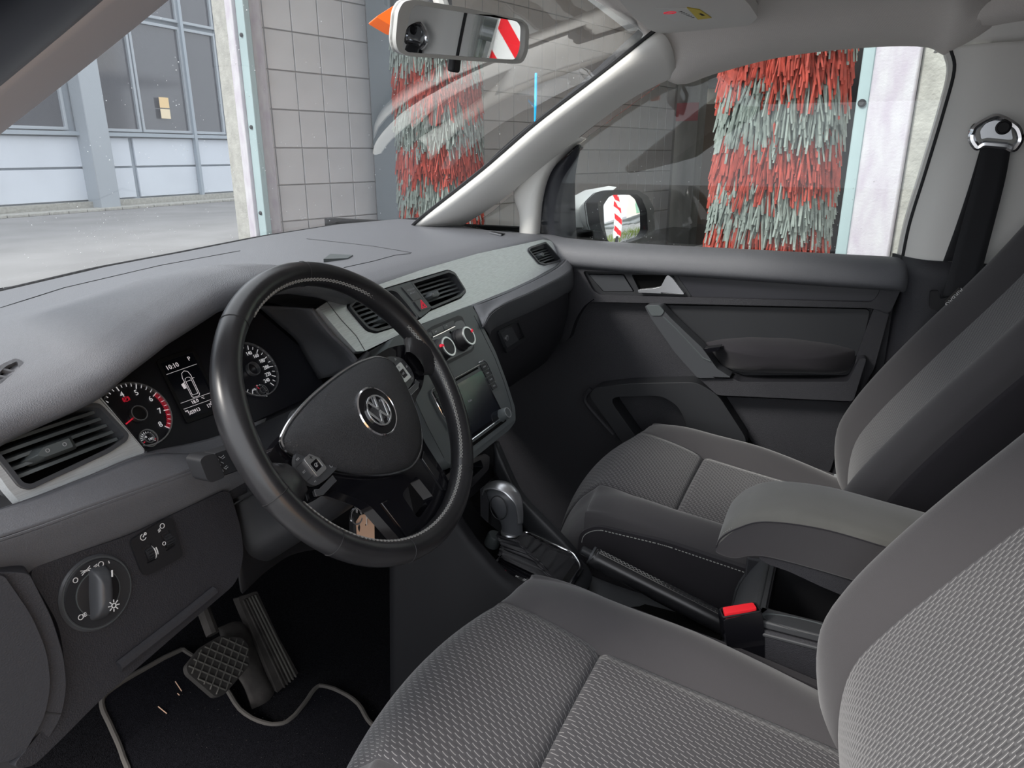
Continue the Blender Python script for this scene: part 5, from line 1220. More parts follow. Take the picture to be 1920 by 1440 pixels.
# button clusters
def buttons(side):
    global WH; WHk=WH; WH=WHk.at(-side*.006,-.006 if side<0 else 0,.004 if side<0 else .001)
    bl=[(side*.090,.026),(side*.112,.022),(side*.131,.010),(side*.134,-.010),(side*.128,-.022),(side*.110,-.025),(side*.086,-.025),(side*.080,-.012)]
    if side>0: bl=bl[::-1]
    g=G(); g.prism(rnd(bl,.006),WH,.001,.0065); bt=obj('button_cluster',g,'satin',sw_,bev=.0015)
    g=G(); g.line(WH,[(side*.088,.006),(side*.132,.006)],.0004,.0067); g.line(WH,[(side*.088,-.012),(side*.132,-.012)],.0004,.0067); obj('button_gaps',g,'black',bt)
    cx=side*.1115; g=G(); g.prism(rnd(rect(cx-.0088,-.0165,cx+.0088,.0075),.003),WH,.006,.0095,[rnd(rect(cx-.0058,-.0115,cx+.0058,-.001),.001)]); obj('rocker_frame',g,'silver',bt,bev=.0008)
    g=G(); g.prism(rnd(rect(cx-.0058,-.0115,cx+.0058,-.001),.001),WH,.006,.0085); obj('rocker_button',g,'gloss',bt,bev=.0005)
    g=G(); 
    if side<0:
        g.line(WH,[(cx-.002,.0035),(cx+.002,.0035)],.0006,.0097); g.line(WH,[(cx,.0015),(cx,.0055)],.0006,.0097)
    else:
        g.text('OK',WH,cx,-.0062,.0042,.0088); g.ring(WH,cx-.001,.0035,.0014,.0005,.0097,.0003,12)
    obj('rocker_mark',g,'black' if side<0 else 'dimtext',bt,flat=True)
    g=G()
    if side<0:
        g.ring(WH,cx,-.006,.0020,.0006,.0088,.0003,14,R(30),R(330)); g.line(WH,[(cx-.0008,-.007),(cx+.003,-.005)],.0006,.0088)
        g.text('SET',WH,side*.1275,-.003,.0030,.0068); g.text('RES',WH,side*.124,.011,.0030,.0068); g.text('+1',WH,side*.124,-.018,.0030,.0068); g.ring(WH,side*.094,-.018,.0018,.0005,.0068,.0003,12)
    else:
        g.line(WH,[(side*.091,.009),(side*.094,.012),(side*.097,.013)],.0011,.0068)
        for x_,y_,d_ in((.118,.014,1),(.1285,-.003,-1)): g.line(WH,[(x_-.0015,y_-.001),(x_+.0015,y_-.001),(x_,y_+.0015)],.0005,.0068,closed=True)
        g.ring(WH,side*.122,-.018,.0018,.0005,.0068,.0003,12); g.line(WH,[(.094,-.018),(.098,-.018)],.0006,.0068)
    obj('button_symbols',g,'dimtext',bt,flat=True)
    g=G(); lb=[(side*.099,-.0275),(side*.124,-.0275),(side*.130,-.024),(side*.133,-.030),(side*.124,-.034),(side*.099,-.034)]
    if side>0: lb=lb[::-1]
    g.prism(rnd(lb,.002),WH,.001,.0055); lb_=obj('lower_rocker',g,'satin',sw_,bev=.001)
    g=G(); g.line(WH,[(a,b) for a,b in lb],.0007,.0048,closed=True); obj('rocker_edge',g,'silver',lb_); WH=WHk
buttons(-1); buttons(1)
# back of the hub and column
WH1=WH; g=G(); rows=[]
for c,sa,b0,b1 in((-.006,.075,-.085,.040),(-.03,.072,-.085,.035),(-.05,.060,-.075,.028)):
    L=rnd([(-sa,b0),(sa,b0),(sa,b1),(-sa,b1)],.025,5); rows.append([WH.p(a,b,c) for a,b in L])
g.grid(rows,cu=True,uv=False,flip=True); obj('hub_back',g,'plain',sw_)
WH=WH0; sc_=thing('steering_column','dark plastic steering column shroud behind the wheel','steering column',WH.p(0,0,-.12))
rows=[]
for c,sa,b0,b1 in((-.050,.062,-.088,.030),(-.055,.066,-.092,.034),(-.12,.072,-.105,.040),(-.22,.080,-.115,.040)):
    L=rnd([(-sa,b0+.02),(-sa*.6,b0),(sa*.6,b0),(sa,b0+.02),(sa*1.05,b1-.03),(sa*.8,b1),(-sa*.8,b1),(-sa*1.05,b1-.03)],.018,4); rows.append([WH.p(a,b,c) for a,b in L])
g=G(); g.grid(rows,cu=True,uv=False,flip=True); L0=len(rows[0]); g.f.append(tuple(range(L0))); obj('shroud',g,'plain',sc_)
g=G(); g.tube([WH.p(-.073,-.02,-.052),WH.p(-.078,-.028,-.12),WH.p(-.086,-.03,-.2)],.0012,5); obj('shroud_seam',g,'black',sc_)
# lower knee cover under the column (dark V shaped trim)
kc=thing('knee_cover','dark trim below the steering column above the footwell','trim panel',(-.3,.15,.85))
rows=[]
for t_ in(0,.33,.66,1):
    rows.append([at(lerp(440,545,t_),lerp(1000,1010,t_),1,.14),at(lerp(455,560,t_),lerp(1075,1035,t_),1,.13),at(lerp(460,580,t_),lerp(1115,1050,t_),1,.15),at(lerp(450,600,t_),lerp(1125,1050,t_),1,.22)])
g=G(); g.surf([[at(425,905,1,.135),at(470,930,1,.15),at(600,900,1,.17),at(760,850,1,.17),at(850,850,1,.16)],
 [at(440,1020,1,.13),at(480,1010,1,.135),at(600,985,1,.16),at(740,960,1,.16),at(845,930,1,.14)],
 [at(448,1092,1,.125),at(500,1048,1,.13),at(560,1015,1,.14),at(700,1000,1,.15),at(840,985,1,.13)],
 [at(452,1110,1,.15),at(505,1062,1,.16),at(570,1030,1,.17),at(700,1020,1,.18),at(840,1010,1,.16)],
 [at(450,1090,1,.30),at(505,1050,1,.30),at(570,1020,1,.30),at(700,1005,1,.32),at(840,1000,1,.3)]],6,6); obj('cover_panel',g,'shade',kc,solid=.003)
g=G(); g.tube(cr([at(452,1062,1,.128),at(500,1036,1,.132),at(545,1018,1,.138),at(562,1010,1,.142)],5),.004,8); obj('cover_edge',g,'gloss',kc)
# stalk
sk_=thing('column_stalk','black indicator stalk left of the steering wheel with pale symbols','indicator stalk',WH.p(-.09,-.03,-.07))
KF=Fr(at(400,872,1,.055),u=(.93,-.12,.34),v=(-.30,.2,.93)); KF=Fr(KF.O,u=tuple(KF.u),v=tuple((KF.v-KF.u*KF.v.dot(KF.u)).normalized()))
L=KF.pl([(364,862),(372,853),(394,848),(402,868),(412,893),(386,903),(378,898)]); g=G(); g.prism(rnd(L,.004),KF,-.016,.010); obj('stalk_tip',g,'plain',sk_,bev=.004,bseg=3)
L=KF.pl([(394,850),(430,838),(470,830),(485,868),(440,882),(411,892)]); g=G(); g.prism(rnd(L,.003),KF,-.014,.006); obj('stalk_barrel',g,'plain',sk_,bev=.004)
g=G()
for px,py in((407,862),(411,872),(416,883)): q=KF.ab(px,py,.006); g.line(KF,[(q[0]-.0018,q[1]-.002),(q[0]-.0018,q[1]+.002),(q[0]+.001,q[1]+.0012),(q[0]+.001,q[1]-.0012)],.0005,.0063,closed=True); g.line(KF,[(q[0]+.003,q[1]+.0015),(q[0]+.0045,q[1]-.0015)],.0005,.0063)
for px,py in((418,857),(424,876)): q=KF.ab(px,py,.006); g.line(KF,[(q[0]-.0015,q[1]+.001),(q[0]+.0015,q[1]+.001)],.0005,.0063); g.line(KF,[(q[0]-.0015,q[1]-.001),(q[0]+.0015,q[1]-.001)],.0005,.0063)
obj('stalk_symbols',g,'dimtext',sk_,flat=True)
# key, ring, tag
kt=thing('ignition_key','car key in the ignition with steel ring hanging below the steering wheel','key',at(670,985,1,.10))
g=G(); KR=Fr(at(668,968,1,.085),u=(1,0,0),v=(0,.3,1)); g.ring(KR,0,0,.011,.0022,-.001,.002,24); obj('key_ring',g,'chrome',kt)
KR2=Fr(at(668,988,1,.095),u=(.6,.8,0),v=(.1,0,1)); g=G(); g.dome(rnd([(-.014,-.022),(.014,-.022),(.016,.01),(.006,.024),(-.006,.024),(-.016,.01)],.006),KR2,0,.008,4,3,.006); obj('key_head',g,'black',kt)
g=G(); q=KR2; g.box(q,0,.034,0,.008,.028,.0025); obj('key_blade',g,'galv',kt)
tg=thing('key_tag','pale brown cardboard tag tied to the key with string','tag',at(685,990,1,.08))
TG=Fr(at(685,990,1,.08),u=(.94,-.3,.1),v=(0,.1,1)); L=TG.pl([(666,978),(673,967),(689,963),(701,968),(704,1010),(670,1008)])
hl=TG.ab(686,984); g=G(); g.prism(L,TG,-.0004,.0004,[circ(hl[0],hl[1],.0016,10)]); obj('card',g,'tag',tg,flat=True)
g=G(); g.tube(cr([TG.p(*TG.ab(*q),.002) for q in((686,984),(684,968),(681,950),(678,938),(674,944),(683,958),(687,972))],5),.0009,6); g.tube(cr([TG.p(*TG.ab(*q),.001) for q in((678,938),(686,937),(700,938))],4),.0008,6); obj('string_loop',g,'string',tg)
# ============================================================= SEATS
M['quilt']=M['pattern']
def seat(xc,label,near):
    st=thing('car_seat',label,'seat',(xc,-.3,.42))
    dz=.006 if xc<0 else -.006
    HB=[(-.56,.640,.010),(-.45,.655,.028),(-.36,.667,.037),(-.27,.681,.033),(-.20,.700,.022),(-.15,.712,.008),(-.11,.716,-.006),(-.075,.705,-.014),(-.045,.675,-.016),(-.020,.63,-.012),(-.005,.58,-.006),(.002,.53,0),(.0,.48,0)]
    HB=[(a,b+dz,c) for a,b,c in HB]
    # y, insert height, bolster rise
    def insrow(y,z,h,s=1): 
        n=9; r=[]
        for k in range(n):
            o=lerp(-.150,.150,k/(n-1)); r.append(V((xc+o*s,y-.020*(abs(o)/.15)**2*(1 if y>-.1 else 0),z+.004*math.cos(o/.15*PI/2)-.002)))
        return r
    front=[q for q in HB if q[0]>-.26 or q[1]<.64]
    def build(rows_,nm):
        g=G(); g.surf(rows_,2,4,flip=True); return obj(nm,g,'pattern',st,ang=80,solid=.004)
    fr_=[insrow(-.252,.668+dz,0)]+[insrow(-.248,.677+dz,0)]+[insrow(y,z,h) for y,z,h in[(-.238,.687+dz,0)]+[(a,b,c) for a,b,c in HB if a>-.23]]
    build(fr_,'cushion_insert')
    rr_=[insrow(-.60,.635,0)]+[insrow(y,z,h) for y,z,h in HB if y<-.28 and y>-.57]+[insrow(-.285,.678+dz,0),insrow(-.262,.680+dz,0),insrow(-.254,.675+dz,0),insrow(-.250,.667+dz,0)]
    build(rr_,'cushion_insert')
    g=G(); g.tube([V((xc+o,-.251,.6700+dz)) for o in[lerp(-.15,.15,k/10) for k in range(11)]],.0012,6); obj('cross_seam',g,'side',st)
    for s_ in(-1,1):
        rows=[]
        for y,z,h in HB:
            fz=ss(.50,.64,z); sh=.985 if z>.6 else .96
            rows.append([V((xc+s_*.147,y-.02*(1 if y>-.1 else 0),z-.006)),V((xc+s_*.152,y-.02*(1 if y>-.1 else 0),z+.002)),V((xc+s_*.180,y-.022*(1 if y>-.1 else 0),z+h*.80+.004)),V((xc+s_*.208,y-.028*(1 if y>-.1 else 0),z+h+.003)),V((xc+s_*.236,y-.040*(1 if y>-.1 else 0),z+h*.78-.006)),V((xc+s_*.251,y-.062*(1 if y>-.1 else 0),z+h*.35-.020)),V((xc+s_*.255,y-.07*(1 if y>-.1 else 0),min(z,.60)+h*.2-.034)),V((xc+s_*.255,y-.07*(1 if y>-.1 else 0),.46))])
        g=G(); g.surf(rows,4,4,flip=(s_>0)); obj('cushion_bolster',g,'fabric',st,ang=80)
        # side skirt with piping
        SDF=Fr((xc+s_*.2545,0,0),u=(0,s_*1.0,0),v=(0,0,1)); SL=rnd([(-.100*s_,.46),(-.102*s_,.668+dz),(-.135*s_,.690+dz),(-.26*s_,.688+dz),(-.42*s_,.668+dz),(-.58*s_,.640+dz),(-.58*s_,.46)][::-1 if s_<0 else 1],.022,5); g=G(); g.prism(SL,SDF,-.01,.0035); obj('cushion_side',g,'side',st,bev=.003)
        P=[SDF.p(a,b,.0042) for a,b in inset(SL,.006) if b>.50]; P=sorted(P,key=lambda q:(-q.y if q.z>.6 else 10-q.z) if False else -q.y)
        SLi=inset([(-.100*s_,.46),(-.102*s_,.668+dz),(-.135*s_,.690+dz),(-.26*s_,.688+dz),(-.42*s_,.668+dz),(-.58*s_,.640+dz),(-.58*s_,.46)],.007)[:6]; P=cr([SDF.p(a,b,.0042) for a,b in rnd(SLi,.02,4)[5:-5]],3); g=G()
        for k in range(0,len(P)-1):
            d=(P[k+1]-P[k]); n_=max(1,int(d.length/.006)); 
            for j in range(n_):
                a=P[k]+d*(j/n_); b=P[k]+d*((j+.62)/n_); g.tube([a,b],.0008,4,caps=False)
        obj('side_stitching',g,'pale thread',st,kind='stuff')
    # base frame under the cushion
    g=G(); g.box(Fr((xc,-.30,.40),u=(1,0,0),v=(0,1,0)),0,0,0,.44,.46,.16); obj('seat_base',g,'plain',st,bev=.02)
    # ---- backrest: crest line of the bolsters (y,z) and insert depth
    BK=[(-.590,.560,.010),(-.545,.615,.016),(-.520,.69,.026),(-.514,.766,.036),(-.535,.83,.044),(-.572,.90,.050),(-.622,.98,.052),(-.676,1.06,.052),(-.728,1.14,.050),(-.772,1.22,.044),(-.806,1.29,.034),(-.835,1.345,.018),(-.865,1.375,.006),(-.91,1.375,0)]
    def wmul(z): return 1-.13*ss(1.1,1.37,z)+.0*z
    rows=[]
    for y,z,d in BK:
        w_=wmul(z); rows.append([V((xc+lerp(-.150,.150,k/8)*w_,y-d-.012*math.cos((k-4)/4*PI/2)*.6,z)) for k in range(9)])
    g=G(); g.surf(rows,2,4); obj('backrest_insert',g,'pattern',st,ang=80)
    for s_ in(-1,1):
        rows=[]
        for y,z,d in BK:
            w_=wmul(z); rows.append([V((xc+s_*.147*w_,y-d-.010,z)),V((xc+s_*.152*w_,y-d+.002,z)),V((xc+s_*.176*w_,y-d*.42+.003,z)),V((xc+s_*.205*w_,y-.0,z)),V((xc+s_*.228*w_,y-.007,z)),V((xc+s_*.246*w_,y-.030,z)),V((xc+s_*.252*w_,y-.052,z))])
        g=G(); g.surf(rows,4,4,flip=(s_<0)); obj('backrest_bolster',g,'fabric',st,ang=80)
        r2=[[r[-1],r[-1]+V((s_*.004,-.012,0)),r[-1]+V((s_*.004,-.06,0)),r[-1]+V((-s_*.02,-.13,0))] for r in rows]
        g=G(); g.surf(r2,4,4,flip=(s_<0)); obj('backrest_side',g,'side',st,ang=80)
        P=cr([r[0]+V((s_*.0015,.001,0)) for r in rows[1:-1]],6); g=G()
        for k in range(0,len(P)-1):
            d=(P[k+1]-P[k]); n_=max(1,int(d.length/.006))
            for j in range(n_): g.tube([P[k]+d*(j/n_)+V((s_*.0,.006,0)),P[k]+d*((j+.62)/n_)+V((s_*.0,.006,0))],.0007,4,caps=False)
        obj('side_stitching',g,'pale thread',st,kind='stuff')
    g=G(); g.surf([[V((xc+o*wmul(z),y-.15,z)) for o in(-.23,-.1,.1,.23)] for y,z,d in BK[1:-1]],3,3,flip=True); obj('backrest_shell',g,'side',st)
    g=G(); hs=rnd([(-.13,-.09),(.13,-.09),(.12,.09),(-.12,.09)],.045); HF=Fr((xc,-.93,1.50),t=-18); g.dome(hs,HF,0,.05,6,2.6,.0); g.dome(hs,HF,0,-.05,6,2.6,0); obj('headrest',g,'fabric',st,ang=80)
    for s_ in(-1,1):
        g=G(); g.tube([V((xc+s_*.06,-.90,1.36)),V((xc+s_*.06,-.93,1.46))],.006,10); obj('headrest_post',g,'chrome',st)
    # hinge cover between cushion and backrest
    for s_ in(-1,1):
        HC=Fr((xc+s_*.235,-.50,.55),u=(0,1,0),v=(0,0,1)); g=G(); g.prism(rnd([(-.13,-.10),(.035,-.10),(.055,.02),(.01,.085),(-.08,.11),(-.14,.05)],.03),HC,-.022,.022); obj('hinge_cover',g,'hinge',st,bev=.012,bseg=3,label='grey hinge cover beside the seat')
    return st
seat(-.37,'grey cloth driver seat in the foreground with wave patterned centre','near')
seat(.37,'grey cloth passenger seat with wave patterned centre beside the far door','far')
# ============================================================= CENTRE CONSOLE
co=thing('centre_console','black centre console with gear gate, storage box and cup recess','console',(0,-.1,.4))
# front console sides (sweeping rails)
Lr=[at(772,740,0,-.10),at(840,942,0,-.096),at(872,1003,0,-.095),at(905,1045,0,-.095),at(945,1087,0,-.095),at(990,1112,0,-.095),at(1050,1140,0,-.088)]
Rr=[at(935,826,0,.110),at(968,900,0,.100),at(988,932,0,.097),at(1030,975,0,.095),at(1075,1022,0,.095),at(1103,1062,0,.095),at(1112,1095,0,.092)]
rows=[]
for p in Lr: rows.append([V((p.x+.026,p.y,p.z-.05)),V((p.x+.022,p.y,p.z-.004)),V((p.x+.010,p.y,p.z+.002)),V((p.x-.002,p.y,p.z-.004)),V((p.x-.010,p.y+.01,p.z-.03)),V((p.x-.030,p.y+.03,p.z-.16)),V((p.x-.05,p.y+.05,.26))])
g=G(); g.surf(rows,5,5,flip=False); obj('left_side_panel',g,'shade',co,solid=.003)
rows=[]
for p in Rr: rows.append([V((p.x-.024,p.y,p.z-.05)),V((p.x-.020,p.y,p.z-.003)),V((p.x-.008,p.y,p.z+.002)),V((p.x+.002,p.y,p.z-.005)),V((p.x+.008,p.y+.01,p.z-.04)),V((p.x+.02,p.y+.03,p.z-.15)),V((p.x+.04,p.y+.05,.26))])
g=G(); g.surf(rows,5,5,flip=True); obj('right_side_panel',g,'plain',co,solid=.003)
# floor of the front tray
g=G(); g.surf([[V((x,y,z)) for x in(-.085,0,.10)] for y,z in((.17,.80),(.13,.70),(.10,.655),(.05,.625),(.01,.618))],4,4); obj('tray_floor',g,'black',co,solid=.004)
q=at(928,1005,0,.015); g=G(); g.lathe(Fr(q,u=(1,0,0),v=(0,.9,.35)),[(.014,-.02),(.014,.0),(.012,.003)],24); obj('power_socket_cap',g,'stack',co)
# gear gate plate
GP=Fr((0,-.062,.652),t=78)
gpo=[(950,1075),(938,1060),(962,1030),(985,1000),(1010,990),(1040,1005),(1078,1045),(1082,1062),(1064,1095),(1045,1108),(1000,1108)]
gx0=GP.pl([(925,1062),(985,1012),(1040,1008),(1085,1062),(1062,1100),(1000,1112)])
plate=[(-.074,-.050),(-.045,-.078),(.045,-.078),(.074,-.050),(.076,.060),(-.076,.060)]
g=G(); g.prism(rnd(plate,.012),GP,-.02,.0); obj('gear_gate',g,'gloss',co,bev=.002)
g=G(); g.tube([GP.p(a,b,.001) for a,b in rnd([(-.069,-.046),(-.042,-.072),(.042,-.072),(.069,-.046),(.071,.054),(-.071,.054)],.012)],.0020,8,closed=True); obj('gate_trim',g,'chrome',co)
g=G()
for t_,b_ in(('R',.008),('N',-.006),('D',-.021),('S',-.036)): g.text(t_,GP,-.056,b_,.008,.0006)
g.text('+ -',GP,-.045,-.022,.007,.0006); obj('gate_letters',g,'white',co,flat=True); g=G(); g.text('P',GP,-.056,.030,.008,.0006); obj('gate_letters',g,'redmark',co,flat=True,label='lit red letter P')
# rear rounded end of the gate surround
g=G(); g.dome(rnd([(-.094,.0),(-.092,-.055),(-.055,-.098),(.055,-.098),(.092,-.055),(.094,.0)],.03),GP,-.016,.012,4,6,.04); obj('gate_surround',g,'plain',co)
# tunnel between seats
g=G(); g.surf([[V((-.105,y,.30)),V((-.100,y,z-.06)),V((-.092,y,z-.008)),V((-.07,y,z)),V((0,y,z-.004)),V((.07,y,z)),V((.092,y,z-.008)),V((.100,y,z-.06)),V((.105,y,.30))] for y,z in((-.10,.600),(-.18,.585),(-.30,.578),(-.44,.575))],3,3); obj('tunnel_cover',g,'midgrey',co,solid=.003)
g=G(); HBX=Fr((.03,-.25,.580),u=(1,0,0),v=(0,1,0)); g.prism(rnd([(-.035,-.13),(.03,-.13),(.03,.11),(-.035,.11)],.02),HBX,-.002,.003); obj('handbrake_slot',g,'void',co)
# storage box
BXF=Fr((0,-.40,.70),u=(1,0,0),v=(0,1,0))
sid=[(-.40,.55),(-.395,.62),(-.405,.665),(-.428,.708),(-.44,.712),(-.80,.712),(-.80,.30),(-.40,.30)]
g=G(); g.prism(rnd([(-.092,.37),(.092,.37),(.085,-.02),(.060,-.035),(-.060,-.035),(-.085,-.02)][::-1],.012),Fr((0,-.40,0),u=(1,0,0),v=(0,-1,0)),-.714,-.30) if False else None
rows=[]
for x in(-.092,-.086,.086,.092):
    e=0 if abs(x)<.09 else 1
    rows.append([V((x,-.385-.0*e,.40)),V((x,-.388,.60)),V((x,-.400,.66-e*.004)),V((x,-.425,.706-e*.006)),V((x,-.437,.712-e*.006))])
g=G(); g.surf(rows,3,5); obj('box_front',g,'midgrey',co,solid=.004)
g=G(); g.prism([(-.092,-.80),(.092,-.80),(.092,-.432),(-.092,-.432)],Fr((0,0,.700),u=(1,0,0),v=(0,1,0)),0,.012,[rnd([(-.058,-.74),(.070,-.74),(.070,-.445),(-.058,-.445)],.006)]); bt_=obj('box_rim',g,'midgrey',co,bev=.003)
g=G(); g.prism(rnd([(-.060,-.742),(.072,-.742),(.072,-.443),(-.060,-.443)],.006),Fr((0,0,.56),u=(1,0,0),v=(0,1,0)),0,.150,[rnd([(-.056,-.738),(.068,-.738),(.068,-.447),(-.056,-.447)],.005)]); obj('box_liner',g,'black',co,flat=True)
g=G(); g.box(Fr((.006,-.59,.56),u=(1,0,0),v=(0,1,0)),0,0,0,.13,.30,.006); obj('box_bottom',g,'void',co)
for s_ in(-1,1):
    g=G(); g.box(Fr((s_*.092,-.62,.50),u=(0,1,0),v=(0,0,1)),0,0,0,.44,.40,.008); obj('box_side',g,'low',co,bev=.003)
g=G(); g.box(Fr((-.092,-.62,.694),u=(0,1,0),v=(0,0,1)),0,0,0,.44,.006,.012); obj('box_lip',g,'midgrey',co,bev=.002)
# oval recess on the near rim
g=G(); OFX=Fr((-.078,-.505,.7125),u=(0,1,0),v=(1,0,0)); g.lathe(OFX,[(.001,0)],4) if False else None
rows=[[V((-.080+.016*math.sin(t)*k,-.50+.060*math.cos(t)*k,.7128-.006*(1-k*k))) for t in[2*PI*i/28 for i in range(28)]] for k in(1,.8,.5,.1)]
g.grid(rows,cu=True,uv=False); obj('oval_recess',g,'stack',co)
# ---- gear lever
M['boot']=mat('boot leather',(.026,.026,.029),.42,bump=('noise',300,.2,.001))
gl_=thing('gear_lever','black gear lever with silver topped knob and leather boot','gear lever',(.01,-.05,.64))
kt_=V((.002,-.014,.697))
rows=[]
base_l=[(-.036,-.062),(.056,-.062),(.058,.052),(-.034,.052)]
import itertools
for t_,s_,dz in[(0,1,0),(.06,1.0,0),(.12,.93,0),(.18,.88,0),(.25,.79,0),(.32,.76,0),(.40,.64,0),(.48,.62,0),(.56,.52,0),(.64,.53,0),(.72,.45,0),(.80,.46,0),(.88,.38,0),(.95,.37,0),(1,.33,0)]:
    L=rnd(base_l,.016,5); r=[]
    for i,(a,b) in enumerate(L):
        cpos=GP.p(.004,-.002,0).lerp(kt_+V((-.006,0,0)),t_); wob=1+.08*math.sin(i*1.9+t_*14)*(t_>0)*(t_<1)
        u_=GP.u; v_=GP.v.lerp(V((0,1,0)),t_).normalized()
        r.append(cpos+u_*(a*s_*wob)+v_*((b+.006)*s_*wob))
    rows.append(r)
g=G(); g.surf(rows,2,3,cu=True); obj('leather_boot',g,'boot',gl_,ang=70)
for k in(0,1):
    i0=(3,15)[k]; g=G(); g.tube(cr([r[i0]*1.0 for r in rows],4),.0012,5); obj('boot_seam',g,'side',gl_)
# knob
KZ=lambda p:V((p.x,p.y-.006,.697+(p.z-.720)*.93))
kp=[(V((.004,-.008,.720)),.0155),(V((.004,-.006,.738)),.0160),(V((.003,-.002,.752)),.0175),(V((.002,.002,.772)),.0225),(V((.001,.006,.790)),.0245),(V((0,.010,.803)),.0225),(V((0,.012,.812)),.0145),(V((0,.013,.8155)),.004)]
rows=[]
for p,r in kp: rows.append([KZ(p)+V((math.cos(a)*r*.86,math.sin(a)*r*1.22-.004*math.sin(a)**2,.35*math.sin(a)*r*-.35)) for a in[2*PI*k/24 for k in range(24)]])
g=G(); g.surf(rows,1,4,cu=True); obj('knob',g,'satin',gl_,ang=70)
# silver top strap: over the crown and down the rear
P=[(V((0,.040,.795)),.006),(V((0,.034,.8085)),.011),(V((0,.018,.8175)),.0150),(V((0,-.002,.816)),.0155),(V((0,-.018,.806)),.0145),(V((0,-.0265,.787)),.0115),(V((.002,-.0285,.765)),.0085),(V((.003,-.0285,.744)),.007)]
rows=[[KZ(p)+V((0,0,.001))+V((x*r,0,0))+V((0,.0,-.006*abs(x)**2*(1 if i<5 else 0)))+V((0,.004*abs(x)**2 if i>=4 else 0,0)) for x in(-1,-.6,0,.6,1)] for i,(p,r) in enumerate(P)]
g=G(); g.surf(rows,3,4); obj('silver_cap',g,'silver',gl_,solid=.003,ang=70)
g=G(); KS=Fr((-.0200,-.002,.757),u=(0,-1,.1),v=(0,.1,1)); g.tube([KS.p(a,b,.0) for a,b in circ(0,-.004,.016,28,.022)],.0008,5,closed=True); obj('grip_line',g,'black',gl_)
g=G(); KC=Fr((.003,-.014,.697),u=(1,0,0),v=(0,1,.1)); g.lathe(KC,[(.0165,-.003),(.0175,0),(.0165,.003)],28); obj('collar',g,'silver',gl_)
# ---- handbrake
hb=thing('handbrake_lever','black leather handbrake lever between the seats','handbrake',(.04,-.40,.58))
P=[V((.045,-.150,.664)),V((.045,-.165,.657)),V((.045,-.24,.635)),V((.045,-.32,.612)),V((.045,-.40,.588)),V((.045,-.43,.577))]
g=G(); PP=cr(P,5); rad=[.0165]*3+[.0175]*8+[.0185]*8+[.021]*20; g.tube(PP,[.0150]+rad[:len(PP)-1],18); obj('grip',g,'wheel',hb,ang=60)
g=G(); d=(P[0]-P[2]).normalized(); g.tube([P[0],P[0]+d*.018,P[0]+d*.020],[.0078,.0078,.006],14); obj('release_button',g,'plain',hb)
g=G(); g.tube([P[0]+d*.001,P[0]-d*.003],[.0158,.0162],18); obj('end_collar',g,'satin',hb)
g=G(); up_=V((0,.3,1)).normalized()
for k in range(34):
    p=P[1].lerp(P[4],k/34); q=P[1].lerp(P[4],(k+1)/34); 
    for s_ in(-1,1): g.tube([p+V((-.004*s_,0,.0185)),q+V((.004*s_,0,.0188))],.0006,4,caps=False)
    g.tube([p+V((-.006,0,.0182)),q+V((-.006,0,.0182))],.0006,4,caps=False)
obj('grip_stitching',g,'thread',hb,kind='stuff')
# ---- armrest
ar=thing('armrest','grey cloth folding armrest above the console box','armrest',(0,-.6,.78))
# profile from the side: (y, top z, bottom z)
AP=[(-.368,.794,.782),(-.374,.816,.777),(-.395,.842,.777),(-.43,.860,.790),(-.50,.866,.788),(-.58,.858,.780),(-.68,.846,.77),(-.78,.83,.75)]
rows=[]
for y,zt_,zb in AP:
    m=(zt_+zb)/2; c=min(.012,(zt_-zb)*.4); x0_,x1_=-.058,.062
    rows.append([V((0,y,zb)),V((x0_+.006,y,zb)),V((x0_,y,zb+c)),V((x0_,y,zt_-c*1.3)),V((x0_+.010,y,zt_-.001)),V((x0_+.035,y,zt_+.004)),V((.002,y,zt_+.006)),V((x1_-.035,y,zt_+.004)),V((x1_-.010,y,zt_-.001)),V((x1_,y,zt_-c*1.3)),V((x1_,y,zb+c)),V((x1_-.006,y,zb))])
cols=[cr([r[j] for r in rows],5) for j in range(12)]; rr2=[[cols[j][i] for j in range(12)] for i in range(len(cols[0]))]
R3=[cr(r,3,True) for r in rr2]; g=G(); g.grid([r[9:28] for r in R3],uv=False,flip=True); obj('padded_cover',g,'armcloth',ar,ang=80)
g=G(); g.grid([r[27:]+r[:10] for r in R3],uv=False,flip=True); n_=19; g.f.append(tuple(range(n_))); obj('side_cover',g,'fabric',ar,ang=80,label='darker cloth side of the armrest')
g=G(); g.add(R3[0],[tuple(range(len(R3[0])))]); obj('front_cover',g,'armcloth',ar)
g=G(); P=[V((-.0583,y,zt_-(.0156 if i>1 else .006+.004*i))) for i,(y,zt_,zb) in enumerate(AP)]; P=cr(P,8)
g.tube([p+V((.000,0,.001)) for p in P],.0011,5); obj('cover_seam',g,'side',ar)
g=G()
for k in range(len(P)-1):
    d=P[k+1]-P[k]; n_=max(1,int(d.length/.0055))
    for j in range(n_): g.tube([P[k]+d*(j/n_)+V((.003,0,.005)),P[k]+d*((j+.55)/n_)+V((.003,0,.005))],.0006,4,caps=False)
obj('cover_stitching',g,'thread',ar,kind='stuff')
g=G(); AF_=Fr((-.050,-.5,.76),u=(0,-1,0),v=(0,0,1)); L=[AF_.ab(*q) for q in((1420,1036),(1440,1034),(1500,1048),(1600,1080),(1660,1100),(1640,1140),(1600,1125),(1540,1100),(1480,1072),(1440,1058),(1424,1048))]; g.prism(rnd(L,.004),AF_,-.085,.0); obj('hinge_arm',g,'low',ar,bev=.004,bseg=3,label='smooth dark plastic arm under the armrest cushion')
